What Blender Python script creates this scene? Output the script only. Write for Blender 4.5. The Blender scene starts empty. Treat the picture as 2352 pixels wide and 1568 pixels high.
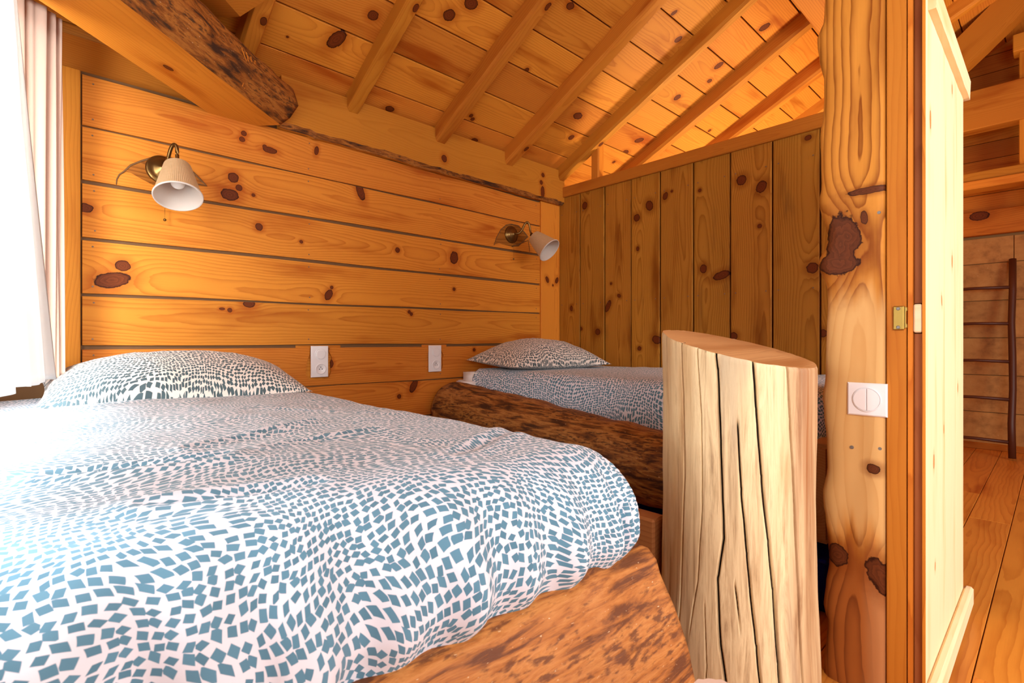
import bpy, bmesh, math, random
from mathutils import Vector, Matrix, noise as mnoise
S = bpy.context.scene
COL = S.collection
R = math.radians
rng = random.Random(7)
# ------------------------------------------------------------------ camera (level, 17.9 mm)
CX, CY, F = 1176.0, 784.0, 1172.34
A0 = math.atan(1254.0 / F)
FW = Vector((math.cos(A0), math.sin(A0), 0)); RT = Vector((math.sin(A0), -math.cos(A0), 0))
cam = bpy.data.cameras.new('camera'); cam.sensor_width = 36.0; cam.lens = F / 2352.0 * 36.0
cam.clip_start = 0.02
co = bpy.data.objects.new('camera', cam); COL.objects.link(co); S.camera = co
co.location = (0, 0, 0); co.rotation_euler = (R(90), 0, A0 - R(90))
cam.dof.use_dof = True; cam.dof.focus_distance = 2.2; cam.dof.aperture_fstop = 10.0
# ------------------------------------------------------------------ world, lights, exposure
S.view_settings.view_transform = 'Standard'; S.view_settings.look = 'None'
S.view_settings.gamma = 1.0; S.view_settings.use_curve_mapping = False
S.view_settings.exposure = 0.14
W = bpy.data.worlds.new('world'); S.world = W; W.use_nodes = True
bg = W.node_tree.nodes['Background']; bg.inputs[0].default_value = (1.0, 0.97, 0.93, 1); bg.inputs[1].default_value = 0.6


def area(name, loc, target, sx, sy, energy, color):
    l = bpy.data.lights.new(name, 'AREA'); l.shape = 'RECTANGLE'; l.size = sx; l.size_y = sy
    l.energy = energy; l.color = color
    o = bpy.data.objects.new(name, l); COL.objects.link(o); o.location = loc
    o.rotation_euler = (Vector(target) - Vector(loc)).to_track_quat('-Z', 'Y').to_euler()
    o['kind'] = 'helper'
    return o


area('window_daylight', (-0.42, 1.42, 0.42), (1.0, 1.50, -0.1), 1.2, 1.15, 120, (0.93, 0.97, 1.0))
area('rear_fill_light', (-0.40, -1.0, 0.55), (1.4, 0.45, 0.0), 1.1, 1.0, 42, (0.95, 0.98, 1.0))  # added fill light behind the camera, brightens stump, post and footboard
area('doorway_daylight', (1.9, -2.3, 0.6), (1.5, 0.3, 0.1), 1.9, 1.6, 78, (1.0, 0.98, 0.96))
area('next_room_lamp', (3.95, 1.05, 0.0), (3.4, 1.9, 1.5), 0.5, 0.5, 52, (1.0, 0.80, 0.52))

FLOOR = -0.83
# ------------------------------------------------------------------ pixel -> point on a real plane


def ray(x, y): return FW + RT * ((x - CX) / F) - Vector((0, 0, 1)) * ((y - CY) / F)


def on(ax, v, x, y):
    d = ray(x, y); return d * (v / d['XYZ'.index(ax)])


RK, RZ = 0.477, 1.23          # roof pitch and deck height at y = 2.40


def roofz(y, z0=RZ): return z0 + RK * (2.40 - y)


def on_roof(x, y, z0=RZ):
    d = ray(x, y); return d * ((z0 + RK * 2.40) / (d.z + RK * d.y))


# ------------------------------------------------------------------ node helper
class NT:
    def __init__(self, name):
        self.m = bpy.data.materials.new(name); self.m.use_nodes = True
        self.t = self.m.node_tree; self.t.nodes.clear()
        self.out = self.n('ShaderNodeOutputMaterial')

    def n(self, k, **kw):
        nd = self.t.nodes.new(k)
        for a, b in kw.items(): setattr(nd, a, b)
        return nd

    def link(self, a, b): self.t.links.new(a, b)

    def put(self, sock, v):
        if hasattr(v, 'is_output') or isinstance(v, bpy.types.NodeSocket): self.link(v, sock)
        else:
            if isinstance(v, (tuple, list)) and len(v) == 3 and sock.type == 'RGBA': v = (*v, 1)
            sock.default_value = v

    def ma(self, op, a, b=0.0, c=0.0, clamp=False):
        nd = self.n('ShaderNodeMath', operation=op, use_clamp=clamp)
        self.put(nd.inputs[0], a); self.put(nd.inputs[1], b); self.put(nd.inputs[2], c)
        return nd.outputs[0]

    def add(self, a, b): return self.ma('ADD', a, b)
    def sub(self, a, b): return self.ma('SUBTRACT', a, b)
    def mul(self, a, b): return self.ma('MULTIPLY', a, b)
    def mad(self, a, b, c): return self.ma('MULTIPLY_ADD', a, b, c)

    def ss(self, v, lo, hi, a=0.0, b=1.0):
        nd = self.n('ShaderNodeMapRange', interpolation_type='SMOOTHSTEP')
        self.put(nd.inputs[0], v); nd.inputs[1].default_value = lo; nd.inputs[2].default_value = hi
        nd.inputs[3].default_value = a; nd.inputs[4].default_value = b
        return nd.outputs[0]

    def sep(self, v):
        nd = self.n('ShaderNodeSeparateXYZ'); self.put(nd.inputs[0], v); return nd.outputs

    def xyz(self, x, y, z):
        nd = self.n('ShaderNodeCombineXYZ')
        for i, v in enumerate((x, y, z)): self.put(nd.inputs[i], v)
        return nd.outputs[0]

    def noise(self, vec, scale=1.0, detail=2.0, rough=0.5, dist=0.0, dim='3D'):
        nd = self.n('ShaderNodeTexNoise', noise_dimensions=dim)
        self.put(nd.inputs['Vector'], vec); nd.inputs['Scale'].default_value = scale
        nd.inputs['Detail'].default_value = detail; nd.inputs['Roughness'].default_value = rough
        nd.inputs['Distortion'].default_value = dist
        return nd.outputs[0]

    def mix(self, f, a, b, mode='MIX'):
        nd = self.n('ShaderNodeMix', data_type='RGBA', blend_type=mode)
        self.put(nd.inputs[0], f); self.put(nd.inputs[6], a); self.put(nd.inputs[7], b)
        return nd.outputs[2]

    def ramp(self, f, stops):
        nd = self.n('ShaderNodeValToRGB'); self.put(nd.inputs[0], f)
        e = nd.color_ramp.elements
        while len(e) > 1: e.remove(e[-1])
        e[0].position = stops[0][0]; e[0].color = (*stops[0][1], 1)
        for p, c in stops[1:]:
            k = e.new(p); k.color = (*c, 1)
        return nd.outputs[0]

    def hsv(self, c, h, s, v):
        nd = self.n('ShaderNodeHueSaturation')
        self.put(nd.inputs['Hue'], h); self.put(nd.inputs['Saturation'], s); self.put(nd.inputs['Value'], v)
        self.put(nd.inputs['Color'], c); return nd.outputs[0]

    def bsdf(self, col, rough=0.5, spec=0.3, bump=None, bstr=0.2, bdist=0.002, metal=0.0, **kw):
        b = self.n('ShaderNodeBsdfPrincipled')
        self.put(b.inputs['Base Color'], col); self.put(b.inputs['Roughness'], rough)
        b.inputs['Specular IOR Level'].default_value = spec; b.inputs['Metallic'].default_value = metal
        for k, v in kw.items(): self.put(b.inputs[k], v)
        if bump is not None:
            bn = self.n('ShaderNodeBump'); bn.inputs['Strength'].default_value = bstr
            bn.inputs['Distance'].default_value = bdist
            self.put(bn.inputs['Height'], bump); self.link(bn.outputs[0], b.inputs['Normal'])
        self.link(b.outputs[0], self.out.inputs[0]); return self.m

    def obco(self): return self.n('ShaderNodeTexCoord').outputs['Object']

    def rnd(self):
        r = self.n('ShaderNodeObjectInfo').outputs['Random']
        w = self.n('ShaderNodeTexWhiteNoise', noise_dimensions='1D')
        self.link(self.mul(r, 913.7), w.inputs['W'])
        s = self.n('ShaderNodeSeparateColor'); self.link(w.outputs['Color'], s.inputs[0])
        return r, s.outputs[0], s.outputs[1], s.outputs[2]


def pine(name, light, ring, knot=(0.105, 0.022, 0.004), freq=95.0, nk=5, ringk=0.75, tone=0.18, rough=0.55,
         spec=0.14, cath=1.0, stain=None, post=False):
    T = NT(name)
    r0, r1, r2, r3 = T.rnd()
    x, y, z = T.sep(T.obco())
    xo = T.mad(r1, 37.0, x)
    yo = T.mad(r2, 11.0, y)
    n1 = T.noise(T.xyz(T.mul(xo, 1.1), T.mul(yo, 1.5), z), 1.0, 2.0)
    n2 = T.noise(T.xyz(T.mul(xo, 0.8), T.mul(r3, 31.0), 0.0), 1.0, 1.0)
    pith = T.add(T.mul(T.sub(r2, 0.5), 0.15), T.mul(T.sub(n1, 0.5), 0.10))
    h = T.add(T.mad(r3, 0.05, 0.012), T.mul(T.sub(n2, 0.5), 0.11 * cath))
    bump_sum, dmin = None, None
    for i in range(nk):
        a = T.n('ShaderNodeAttribute', attribute_type='OBJECT', attribute_name='k%d' % i)
        q = T.n('ShaderNodeAttribute', attribute_type='OBJECT', attribute_name='q%d' % i)
        kx, ky, ks = T.sep(a.outputs['Vector']); qc, qs, qa = T.sep(q.outputs['Vector'])
        dx, dy = T.sub(x, kx), T.sub(y, ky)
        smax = T.ma('MAXIMUM', ks, 1e-5)
        u = T.ma('DIVIDE', T.add(T.mul(dx, qc), T.mul(dy, qs)), T.ma('MAXIMUM', qa, 0.05))
        v = T.sub(T.mul(dy, qc), T.mul(dx, qs))
        d = T.ma('DIVIDE', T.ma('SQRT', T.add(T.mul(u, u), T.mul(v, v))), smax)
        d = T.add(d, T.mul(T.ma('LESS_THAN', ks, 1e-4), 100.0))
        ex, ey = T.ma('DIVIDE', dx, T.mul(smax, 3.6)), T.ma('DIVIDE', dy, T.mul(smax, 1.9))
        b = T.mul(T.ma('EXPONENT', T.mul(T.add(T.mul(ex, ex), T.mul(ey, ey)), -1.0)), ks)
        bump_sum = b if bump_sum is None else T.add(bump_sum, b)
        dmin = d if dmin is None else T.ma('MINIMUM', dmin, d)
    yp, zp = T.sub(y, pith), T.add(z, h)
    rr = T.ma('SQRT', T.add(T.mul(yp, yp), T.mul(zp, zp)))
    wv = T.noise(T.xyz(T.mul(xo, 5.0), T.mul(yo, 22.0), z), 1.0, 3.0)
    ph = T.mul(rr, freq)
    ph = T.add(ph, T.mul(wv, 1.1))
    if nk: ph = T.add(ph, T.mul(bump_sum, freq * 0.95))
    fr = T.ma('FRACT', ph)
    rg = T.mul(T.ma('POWER', fr, 2.6), T.ss(fr, 0.90, 1.0, 1.0, 0.0))
    fib = T.noise(T.xyz(T.mul(xo, 7.0), T.mul(yo, 330.0), T.mul(z, 330.0)), 1.0, 2.0)
    big = T.noise(T.xyz(T.mul(xo, 1.6), T.mul(yo, 9.0), T.mul(z, 9.0)), 1.0, 3.0)
    rm = T.mad(big, 0.9, 0.25)
    f = T.ma('MULTIPLY_ADD', T.mul(rg, rm), ringk * 1.25, T.mul(T.sub(fib, 0.5), 0.28), clamp=True)
    c = T.mix(f, light, ring)
    c = T.mix(T.ss(big, 0.52, 0.78), c, (ring[0] * 0.95, ring[1] * 0.85, ring[2] * 0.7))
    c = T.hsv(c, T.mad(T.sub(r3, 0.5), 0.009, 0.5), 1.0, T.mad(T.sub(r1, 0.5), 2 * tone, 1.0))
    if stain:
        sn = T.noise(T.xyz(T.mul(xo, 2.2), T.mul(yo, 14.0), 3.3), 1.0, 4.0)
        c = T.mix(T.ss(sn, 0.60, 0.80, 0.0, 0.75), c, stain)
    if post:
        # bare sapwood in the middle of the trunk, dark heartwood towards the foot
        wz = T.add(x, T.mul(T.sub(T.noise(T.xyz(T.mul(x, 3.0), T.mul(y, 26.0), 1.0), 1.0, 3.0), 0.5), 0.22))
        sap = T.mul(T.ss(wz, 0.17, 0.06), T.ss(wz, -0.50, -0.40))
        pale = T.mix(T.mul(rg, 0.45), (0.66, 0.40, 0.150), (0.50, 0.24, 0.06))
        pale = T.mix(T.ss(big, 0.50, 0.72, 0.0, 0.55), pale, (0.48, 0.22, 0.055))
        c = T.mix(sap, c, pale)
        hw = T.mix(T.mul(rg, 0.9), (0.34, 0.105, 0.020), (0.12, 0.025, 0.005))
        hw = T.mix(T.ss(y, -0.005, -0.045), hw, (0.50, 0.22, 0.08))
        c = T.mix(T.ss(wz, -0.44, -0.53), c, hw)
    if nk:
        dn = T.add(dmin, T.mul(T.sub(T.noise(T.xyz(T.mul(xo, 60.0), T.mul(yo, 60.0), 0.0), 1.0, 3.0), 0.5), 0.75 if post else 0.4))
        c = T.mix(T.ss(dn, 1.0, 2.6, 0.55, 0.0), c, (ring[0] * 0.9, ring[1] * 0.72, ring[2] * 0.55))
        ringsk = T.ma('FRACT', T.mul(dn, 3.1))
        kc = T.mix(T.mul(ringsk, 0.7), knot, (knot[0] * 1.9, knot[1] * 1.9, knot[2] * 1.8))
        kc = T.mix(T.ss(dn, 0.78, 0.98), kc, (knot[0] * 0.35, knot[1] * 0.3, knot[2] * 0.3))
        c = T.mix(T.ss(dn, 0.98, 1.08, 1.0, 0.0), c, kc)
    return T.bsdf(c, rough, spec, bump=T.add(f, T.mul(fib, 0.3)), bstr=0.10, bdist=0.0015)


def bark(name, dark, mid, light, axis_scale=5.0, cross=26.0):
    T = NT(name)
    r0, r1, r2, r3 = T.rnd()
    x, y, z = T.sep(T.obco())
    xo = T.mad(r1, 9.0, x)
    n = T.noise(T.xyz(T.mul(xo, axis_scale), T.mul(y, cross), T.mul(z, cross)), 1.0, 6.0, 0.62, 0.4)
    b = T.noise(T.xyz(T.mul(xo, axis_scale * 0.45), T.mul(y, cross * 0.3), T.mul(z, cross * 0.3)), 1.0, 3.0)
    f = T.add(T.mad(T.sub(n, 0.5), 1.25, 0.5), T.mul(T.sub(b, 0.5), 0.55))
    c = T.ramp(f, [(0.34, dark), (0.47, mid), (0.58, light), (0.67, mid), (0.76, tuple(v * 0.6 for v in mid)), (0.88, tuple(v * 1.3 for v in light))])
    sp = T.noise(T.xyz(T.mul(xo, 38.0), T.mul(y, 130.0), T.mul(z, 130.0)), 1.0, 3.0)
    c = T.mix(T.ss(T.add(T.mul(sp, 0.6), T.mul(b, 0.5)), 0.58, 0.70, 0.0, 0.9), c, dark)
    fl = T.noise(T.xyz(T.mul(xo, 90.0), T.mul(y, 260.0), T.mul(z, 260.0)), 1.0, 2.0)
    c = T.mix(T.ss(fl, 0.70, 0.78, 0.0, 0.7), c, (0.75, 0.55, 0.32))
    return T.bsdf(c, 0.6, 0.3, bump=T.add(n, T.mul(sp, -0.4)), bstr=0.6, bdist=0.006)


def plain(name, col, rough=0.5, spec=0.4, metal=0.0, nscale=60.0, namp=0.06, **kw):
    T = NT(name)
    nz = T.noise(T.obco(), nscale, 3.0)
    c = T.mix(T.mul(nz, 2 * namp), col, tuple(v * 0.6 for v in col))
    return T.bsdf(c, rough, spec, metal=metal, **kw)


def fabric(name, blue, white, cell=0.0122):
    """white cotton printed with little slate blue lozenges in swirling rows (uv is in metres)"""
    T = NT(name)
    uv = T.n('ShaderNodeTexCoord').outputs['UV']
    u, v, _ = T.sep(uv)
    w1 = T.noise(T.xyz(u, v, 0.0), 4.2, 1.0, 0.4)
    w2 = T.noise(T.xyz(u, v, 7.3), 4.2, 1.0, 0.4)
    w3 = T.noise(T.xyz(u, v, 3.1), 11.0, 1.0, 0.4)
    wu = T.add(u, T.add(T.mul(w1, 0.17), T.mul(w3, 0.016)))
    wv = T.add(v, T.add(T.mul(w2, 0.17), T.mul(w3, -0.016)))
    p = T.xyz(T.ma('DIVIDE', wu, cell), T.ma('DIVIDE', wv, cell), 0.0)
    vo = T.n('ShaderNodeTexVoronoi', voronoi_dimensions='2D', feature='F1'); T.put(vo.inputs['Vector'], p)
    vo.inputs['Scale'].default_value = 1.0; vo.inputs['Randomness'].default_value = 0.42
    px, py, _ = T.sep(vo.outputs['Position'])
    gx, gy, _ = T.sep(p)
    sc = T.n('ShaderNodeSeparateColor'); T.link(vo.outputs['Color'], sc.inputs[0])
    ca, cb, cc = sc.outputs
    lx, ly = T.sub(gx, px), T.sub(gy, py)
    ang = T.add(T.mul(T.sub(w1, 0.5), 4.0), T.mul(T.sub(ca, 0.5), 0.9))
    cs, sn = T.ma('COSINE', ang), T.ma('SINE', ang)
    rx = T.add(T.mul(lx, cs), T.mul(ly, sn)); ry = T.sub(T.mul(ly, cs), T.mul(lx, sn))
    rx = T.add(rx, T.mul(ry, T.mul(T.sub(cb, 0.5), 0.9)))
    a = T.mad(cb, 0.12, 0.31); b = T.mad(cc, 0.10, 0.29)
    d = T.ma('MAXIMUM', T.ma('DIVIDE', T.ma('ABSOLUTE', rx), a), T.ma('DIVIDE', T.ma('ABSOLUTE', ry), b))
    m = T.ss(d, 0.93, 1.07, 1.0, 0.0)
    weave = T.noise(T.xyz(T.mul(u, 900.0), T.mul(v, 900.0), 0.0), 1.0, 1.0)
    bl = T.mix(T.mul(cc, 0.5), blue, tuple(min(1, q * 1.45) for q in blue))
    c = T.mix(m, white, bl)
    return T.bsdf(c, 0.85, 0.15, bump=weave, bstr=0.05, bdist=0.0006, **{'Sheen Weight': 0.15})


def sheer(name, col, trans):
    T = NT(name)
    u, v, _ = T.sep(T.n('ShaderNodeTexCoord').outputs['UV'])
    w = T.noise(T.xyz(T.mul(u, 500.0), T.mul(v, 120.0), 0.0), 1.0, 2.0)
    c = T.mix(T.mul(w, 0.12), col, tuple(q * 0.7 for q in col))
    d = T.n('ShaderNodeBsdfDiffuse'); T.link(c, d.inputs[0])
    t = T.n('ShaderNodeBsdfTranslucent'); T.link(c, t.inputs[0])
    m = T.n('ShaderNodeMixShader'); m.inputs[0].default_value = trans
    T.link(d.outputs[0], m.inputs[1]); T.link(t.outputs[0], m.inputs[2]); T.link(m.outputs[0], T.out.inputs[0])
    return T.m


def stump_mat():
    T = NT('pale_stripped_wood')
    x, y, z = T.sep(T.obco())
    n = T.noise(T.xyz(T.mul(x, 48.0), T.mul(y, 48.0), T.mul(z, 3.0)), 1.0, 6.0, 0.68, 0.5)
    b = T.noise(T.xyz(T.mul(x, 8.0), T.mul(y, 8.0), T.mul(z, 1.1)), 1.0, 3.0, 0.5, 0.5)
    f = T.noise(T.xyz(T.mul(x, 260.0), T.mul(y, 260.0), T.mul(z, 9.0)), 1.0, 2.0)
    c = T.ramp(n, [(0.30, (0.30, 0.19, 0.10)), (0.41, (0.60, 0.44, 0.24)), (0.52, (0.80, 0.64, 0.37)), (0.64, (0.68, 0.52, 0.29)), (0.76, (0.46, 0.31, 0.16))])
    c = T.mix(T.ss(b, 0.50, 0.70, 0.0, 0.8), c, (0.50, 0.26, 0.085))
    c = T.mix(T.ss(b, 0.30, 0.42, 0.7, 0.0), c, (0.40, 0.32, 0.22))
    c = T.mix(T.ss(f, 0.62, 0.75, 0.0, 0.35), c, (0.30, 0.17, 0.08))
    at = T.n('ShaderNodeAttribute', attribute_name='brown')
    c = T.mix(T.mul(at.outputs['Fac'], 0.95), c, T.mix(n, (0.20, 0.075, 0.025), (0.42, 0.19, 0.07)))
    ck = T.n('ShaderNodeAttribute', attribute_name='crack')
    c = T.mix(T.ss(ck.outputs['Fac'], 0.35, 0.8), c, (0.02, 0.012, 0.008))  # near-black painted into the cracks for the shade of their depth
    return T.bsdf(c, 0.6, 0.25, bump=T.add(n, T.mul(f, 0.4)), bstr=0.25, bdist=0.003)


# ------------------------------------------------------------------ materials
M_WALL = pine('pine_wall', (0.65, 0.232, 0.027), (0.40, 0.092, 0.007), tone=0.09, ringk=0.85)
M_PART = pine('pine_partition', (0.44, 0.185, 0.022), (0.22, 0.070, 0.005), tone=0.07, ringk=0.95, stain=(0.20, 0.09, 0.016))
M_DECK = pine('pine_deck', (0.61, 0.222, 0.026), (0.37, 0.092, 0.007), tone=0.11, ringk=0.7)
M_RAFT = pine('pine_rafter', (0.55, 0.205, 0.022), (0.36, 0.100, 0.007), nk=2, freq=120.0, ringk=0.6)
M_BEAM = pine('pine_beam', (0.60, 0.220, 0.024), (0.41, 0.112, 0.008), nk=4, freq=110.0, ringk=0.5)
M_POST = pine('pine_post', (0.60, 0.260, 0.036), (0.22, 0.060, 0.005), nk=8, freq=60.0, ringk=1.3, knot=(0.085, 0.022, 0.006), post=True)
M_DOOR = pine('pale_spruce', (0.86, 0.68, 0.42), (0.78, 0.54, 0.26), nk=5, freq=70.0, ringk=0.45, tone=0.04, knot=(0.42, 0.17, 0.05))
M_RED = pine('reddish_core', (0.34, 0.115, 0.035), (0.22, 0.06, 0.016), nk=1, freq=80.0)
M_FLOOR = pine('pine_floor', (0.64, 0.25, 0.036), (0.40, 0.105, 0.010), nk=0, freq=60.0, tone=0.12, rough=0.35, spec=0.3, cath=1.6)
M_FAR = pine('pine_far_wall', (0.52, 0.17, 0.018), (0.32, 0.08, 0.006), nk=1, freq=80.0)
M_TONGUE = plain('brown_tongue_wood', (0.16, 0.075, 0.022), 0.7)  # brown of the tongues in the board gaps; also colours the groove shadow
M_BARK = bark('log_bark', (0.055, 0.022, 0.010), (0.25, 0.095, 0.022), (0.42, 0.195, 0.050), 6.0, 42.0)
M_BARK2 = bark('slab_bark', (0.14, 0.045, 0.015), (0.40, 0.140, 0.030), (0.52, 0.215, 0.055), 6.0, 40.0)
M_LOGB = bark('beam_bark', (0.050, 0.022, 0.012), (0.24, 0.075, 0.013), (0.42, 0.155, 0.028), 7.0, 36.0)
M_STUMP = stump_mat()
M_CUT = pine('cut_end_wood', (0.50, 0.27, 0.11), (0.34, 0.16, 0.06), nk=0, freq=120.0)
M_FAB = fabric('lozenge_cotton', (0.090, 0.205, 0.285), (0.71, 0.72, 0.79))
M_FABP = fabric('lozenge_pillow_cotton', (0.070, 0.110, 0.125), (0.80, 0.76, 0.70), 0.0125)
M_SHEET = plain('white_sheet', (0.82, 0.82, 0.82), 0.9, 0.1)
M_SHEER = sheer('white_sheer', (0.68, 0.65, 0.62), 0.42)
M_PINK = sheer('blush_curtain', (0.70, 0.49, 0.38), 0.10)
M_WHITE = plain('white_plastic', (0.82, 0.81, 0.82), 0.25, 0.5, namp=0.02)
M_DARK = plain('dark_plastic', (0.02, 0.02, 0.02), 0.5)
M_BRASS = plain('antique_brass', (0.20, 0.115, 0.035), 0.28, 0.5, metal=0.9)
M_GOLD = plain('polished_brass', (0.36, 0.235, 0.055), 0.42, 0.4, metal=0.9)
M_STEEL = plain('steel_screw', (0.22, 0.21, 0.20), 0.5, 0.3, metal=0.6)
M_NAIL = plain('nail_head_steel', (0.20, 0.12, 0.07), 0.5, 0.5, metal=0.4)
M_BULB = plain('frosted_bulb', (0.90, 0.88, 0.84), 0.2, 0.5, namp=0.01)
M_NAVY = plain('navy_canvas', (0.008, 0.014, 0.28), 0.85, 0.1)
M_STOOL = plain('beige_laminate', (0.55, 0.38, 0.29), 0.4, 0.3, namp=0.04)
M_LADDER = plain('dark_red_pole', (0.085, 0.022, 0.008), 0.45, 0.4, nscale=30.0)
M_MORTAR = plain('tile_joint', (0.30, 0.16, 0.06), 0.8, 0.1)


def tile_mat():
    T = NT('ochre_tile')
    r0, r1, r2, r3 = T.rnd()
    x, y, z = T.sep(T.obco())
    n = T.noise(T.xyz(T.mad(r1, 20.0, x), y, z), 9.0, 5.0, 0.6)
    s = T.noise(T.xyz(T.mad(r1, 20.0, x), y, z), 60.0, 3.0)
    c = T.ramp(n, [(0.3, (0.24, 0.105, 0.025)), (0.5, (0.42, 0.20, 0.050)), (0.7, (0.50, 0.26, 0.07))])
    c = T.mix(T.ss(s, 0.66, 0.75, 0.0, 0.5), c, (0.6, 0.38, 0.15))
    c = T.hsv(c, 0.5, 1.0, T.mad(r2, 0.25, 0.87))
    return T.bsdf(c, 0.6, 0.3, bump=n, bstr=0.15, bdist=0.003)


M_TILE = tile_mat()


def sh_mat():
    T = NT('pleated_shade')
    x, y, z = T.sep(T.obco())
    c = T.mix(T.noise(T.xyz(x, y, z), 90.0, 2.0), (0.66, 0.47, 0.27), (0.58, 0.39, 0.20))
    d = T.n('ShaderNodeBsdfDiffuse'); T.link(c, d.inputs[0])
    t = T.n('ShaderNodeBsdfTranslucent'); T.link(c, t.inputs[0])
    m = T.n('ShaderNodeMixShader'); m.inputs[0].default_value = 0.22
    T.link(d.outputs[0], m.inputs[1]); T.link(t.outputs[0], m.inputs[2]); T.link(m.outputs[0], T.out.inputs[0])
    return T.m


M_SHADE = sh_mat()
M_LINING = sheer('white_lining', (0.90, 0.87, 0.82), 0.45)

# ------------------------------------------------------------------ object helpers


def empty(name, loc=(0, 0, 0), label=None, cat=None, group=None, kind=None):
    o = bpy.data.objects.new(name, None); COL.objects.link(o); o.location = loc; o.empty_display_size = 0.05
    return tag(o, label, cat, group, kind)


def tag(o, label=None, cat=None, group=None, kind=None):
    if label: o['label'] = label
    if cat: o['category'] = cat
    if group: o['group'] = group
    if kind: o['kind'] = kind
    return o


def mesh_obj(name, bm, mat, parent=None, matrix=None, smooth=False):
    me = bpy.data.meshes.new(name); bm.normal_update(); bm.to_mesh(me); bm.free()
    for m in (mat if isinstance(mat, (list, tuple)) else [mat]): me.materials.append(m)
    if smooth:
        for p in me.polygons: p.use_smooth = True
    o = bpy.data.objects.new(name, me); COL.objects.link(o)
    if parent is not None:
        o.parent = parent
        pm = parent.matrix_basis if parent.parent is None else parent.parent.matrix_basis @ parent.matrix_basis
        o.matrix_basis = pm.inverted() @ (matrix or Matrix())
    elif matrix is not None: o.matrix_basis = matrix
    return o


def frame(o, x, y, z):
    x, y, z = Vector(x).normalized(), Vector(y).normalized(), Vector(z).normalized()
    return Matrix(((x.x, y.x, z.x, o[0]), (x.y, y.y, z.y, o[1]), (x.z, y.z, z.z, o[2]), (0, 0, 0, 1)))


def prism_bm(pts, t, bev=0.0025, front=0.0):
    """polygon pts (x,y), front face at z=front, depth t towards -z, front edges eased"""
    bm = bmesh.new()
    a = [bm.verts.new((p[0], p[1], front)) for p in pts]; b = [bm.verts.new((p[0], p[1], front - t)) for p in pts]
    n = len(pts)
    area2 = sum(pts[i][0] * pts[(i + 1) % n][1] - pts[(i + 1) % n][0] * pts[i][1] for i in range(n))
    f = bm.faces.new(a if area2 > 0 else a[::-1]); bm.faces.new(b[::-1] if area2 > 0 else b)
    for i in range(n):
        j = (i + 1) % n
        q = (a[i], b[i], b[j], a[j]) if area2 > 0 else (a[j], b[j], b[i], a[i])
        bm.faces.new(q)
    if bev > 0: bmesh.ops.bevel(bm, geom=list(f.edges), offset=bev, segments=1, affect='EDGES')
    return bm


BOARDS = {}


def board(name, pts3, M, t, mat, parent, key=None, bev=0.0025):
    """board from world corner points lying on the face plane of frame M; origin moved to the centre"""
    c = sum((Vector(p) for p in pts3), Vector()) / len(pts3)
    M = M.copy(); M.translation = c
    I = M.inverted()
    loc = [(I @ Vector(p)).to_2d() for p in pts3]
    o = mesh_obj(name, prism_bm(loc, t, bev), mat, parent, M)
    if key: BOARDS.setdefault(key, []).append([o, I, loc, 0])
    return o


def add_knot(o, n, x, y, s, asp=1.0, ang=0.0):
    if n > 7: return
    o['k%d' % n] = (x, y, s); o['q%d' % n] = (math.cos(R(ang)), math.sin(R(ang)), asp)


def knots(key, lst, planefn):
    for k in lst:
        px, py, rp = k[:3]; asp = k[3] if len(k) > 3 else 1.0; ang = k[4] if len(k) > 4 else 0.0
        P = planefn(px, py); s = rp * P.dot(FW) / F
        for b in BOARDS.get(key, []):
            q = (b[1] @ P)
            xs = [p[0] for p in b[2]]; ys = [p[1] for p in b[2]]
            if min(xs) <= q.x <= max(xs) and min(ys) <= q.y <= max(ys):
                add_knot(b[0], b[3], q.x, q.y, s, asp, ang); b[3] += 1; break


def box(name, lo, hi, mat, parent=None, bev=0.003, longax='X', segs=1, smooth=False):
    lo, hi = Vector(lo), Vector(hi); c = (lo + hi) / 2; d = (hi - lo)
    ax = {'X': ((1, 0, 0), (0, 1, 0), (0, 0, 1)), 'Y': ((0, 1, 0), (-1, 0, 0), (0, 0, 1)), 'Z': ((0, 0, 1), (0, 1, 0), (-1, 0, 0))}[longax]
    M = frame(c, *ax)
    if longax == 'Y': d = Vector((d.y, d.x, d.z))
    if longax == 'Z': d = Vector((d.z, d.y, d.x))
    bm = bmesh.new(); bmesh.ops.create_cube(bm, size=1.0)
    bmesh.ops.scale(bm, vec=d, verts=bm.verts)
    if bev: bmesh.ops.bevel(bm, geom=list(bm.edges), offset=min(bev, min(d) * 0.4), segments=segs, affect='EDGES')
    return mesh_obj(name, bm, mat, parent, M, smooth)


def ring_tube(bm, pts, radii, n=16, cap=True, wob=0.0, seed=0):
    rings = []; up = Vector((0, 0, 1))
    for i, p in enumerate(pts):
        p = Vector(p)
        d = (Vector(pts[min(i + 1, len(pts) - 1)]) - Vector(pts[max(i - 1, 0)])).normalized()
        s = d.cross(up)
        if s.length < 1e-3: s = d.cross(Vector((0, 1, 0)))
        s.normalize(); q = s.cross(d)
        r = radii[i] if isinstance(radii, (list, tuple)) else radii
        ring = []
        for k in range(n):
            a = 2 * math.pi * k / n
            rr = r
            if wob: rr = r * (1 + wob * mnoise.noise(Vector((math.cos(a) * 1.3 + seed, math.sin(a) * 1.3, i * 0.35))))
            ring.append(bm.verts.new(p + (s * math.cos(a) + q * math.sin(a)) * rr))
        rings.append(ring)
    for i in range(len(rings) - 1):
        for k in range(n):
            bm.faces.new((rings[i][k], rings[i][(k + 1) % n], rings[i + 1][(k + 1) % n], rings[i + 1][k]))
    if cap:
        bm.faces.new(rings[0][::-1]); bm.faces.new(rings[-1])
    return rings


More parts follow.
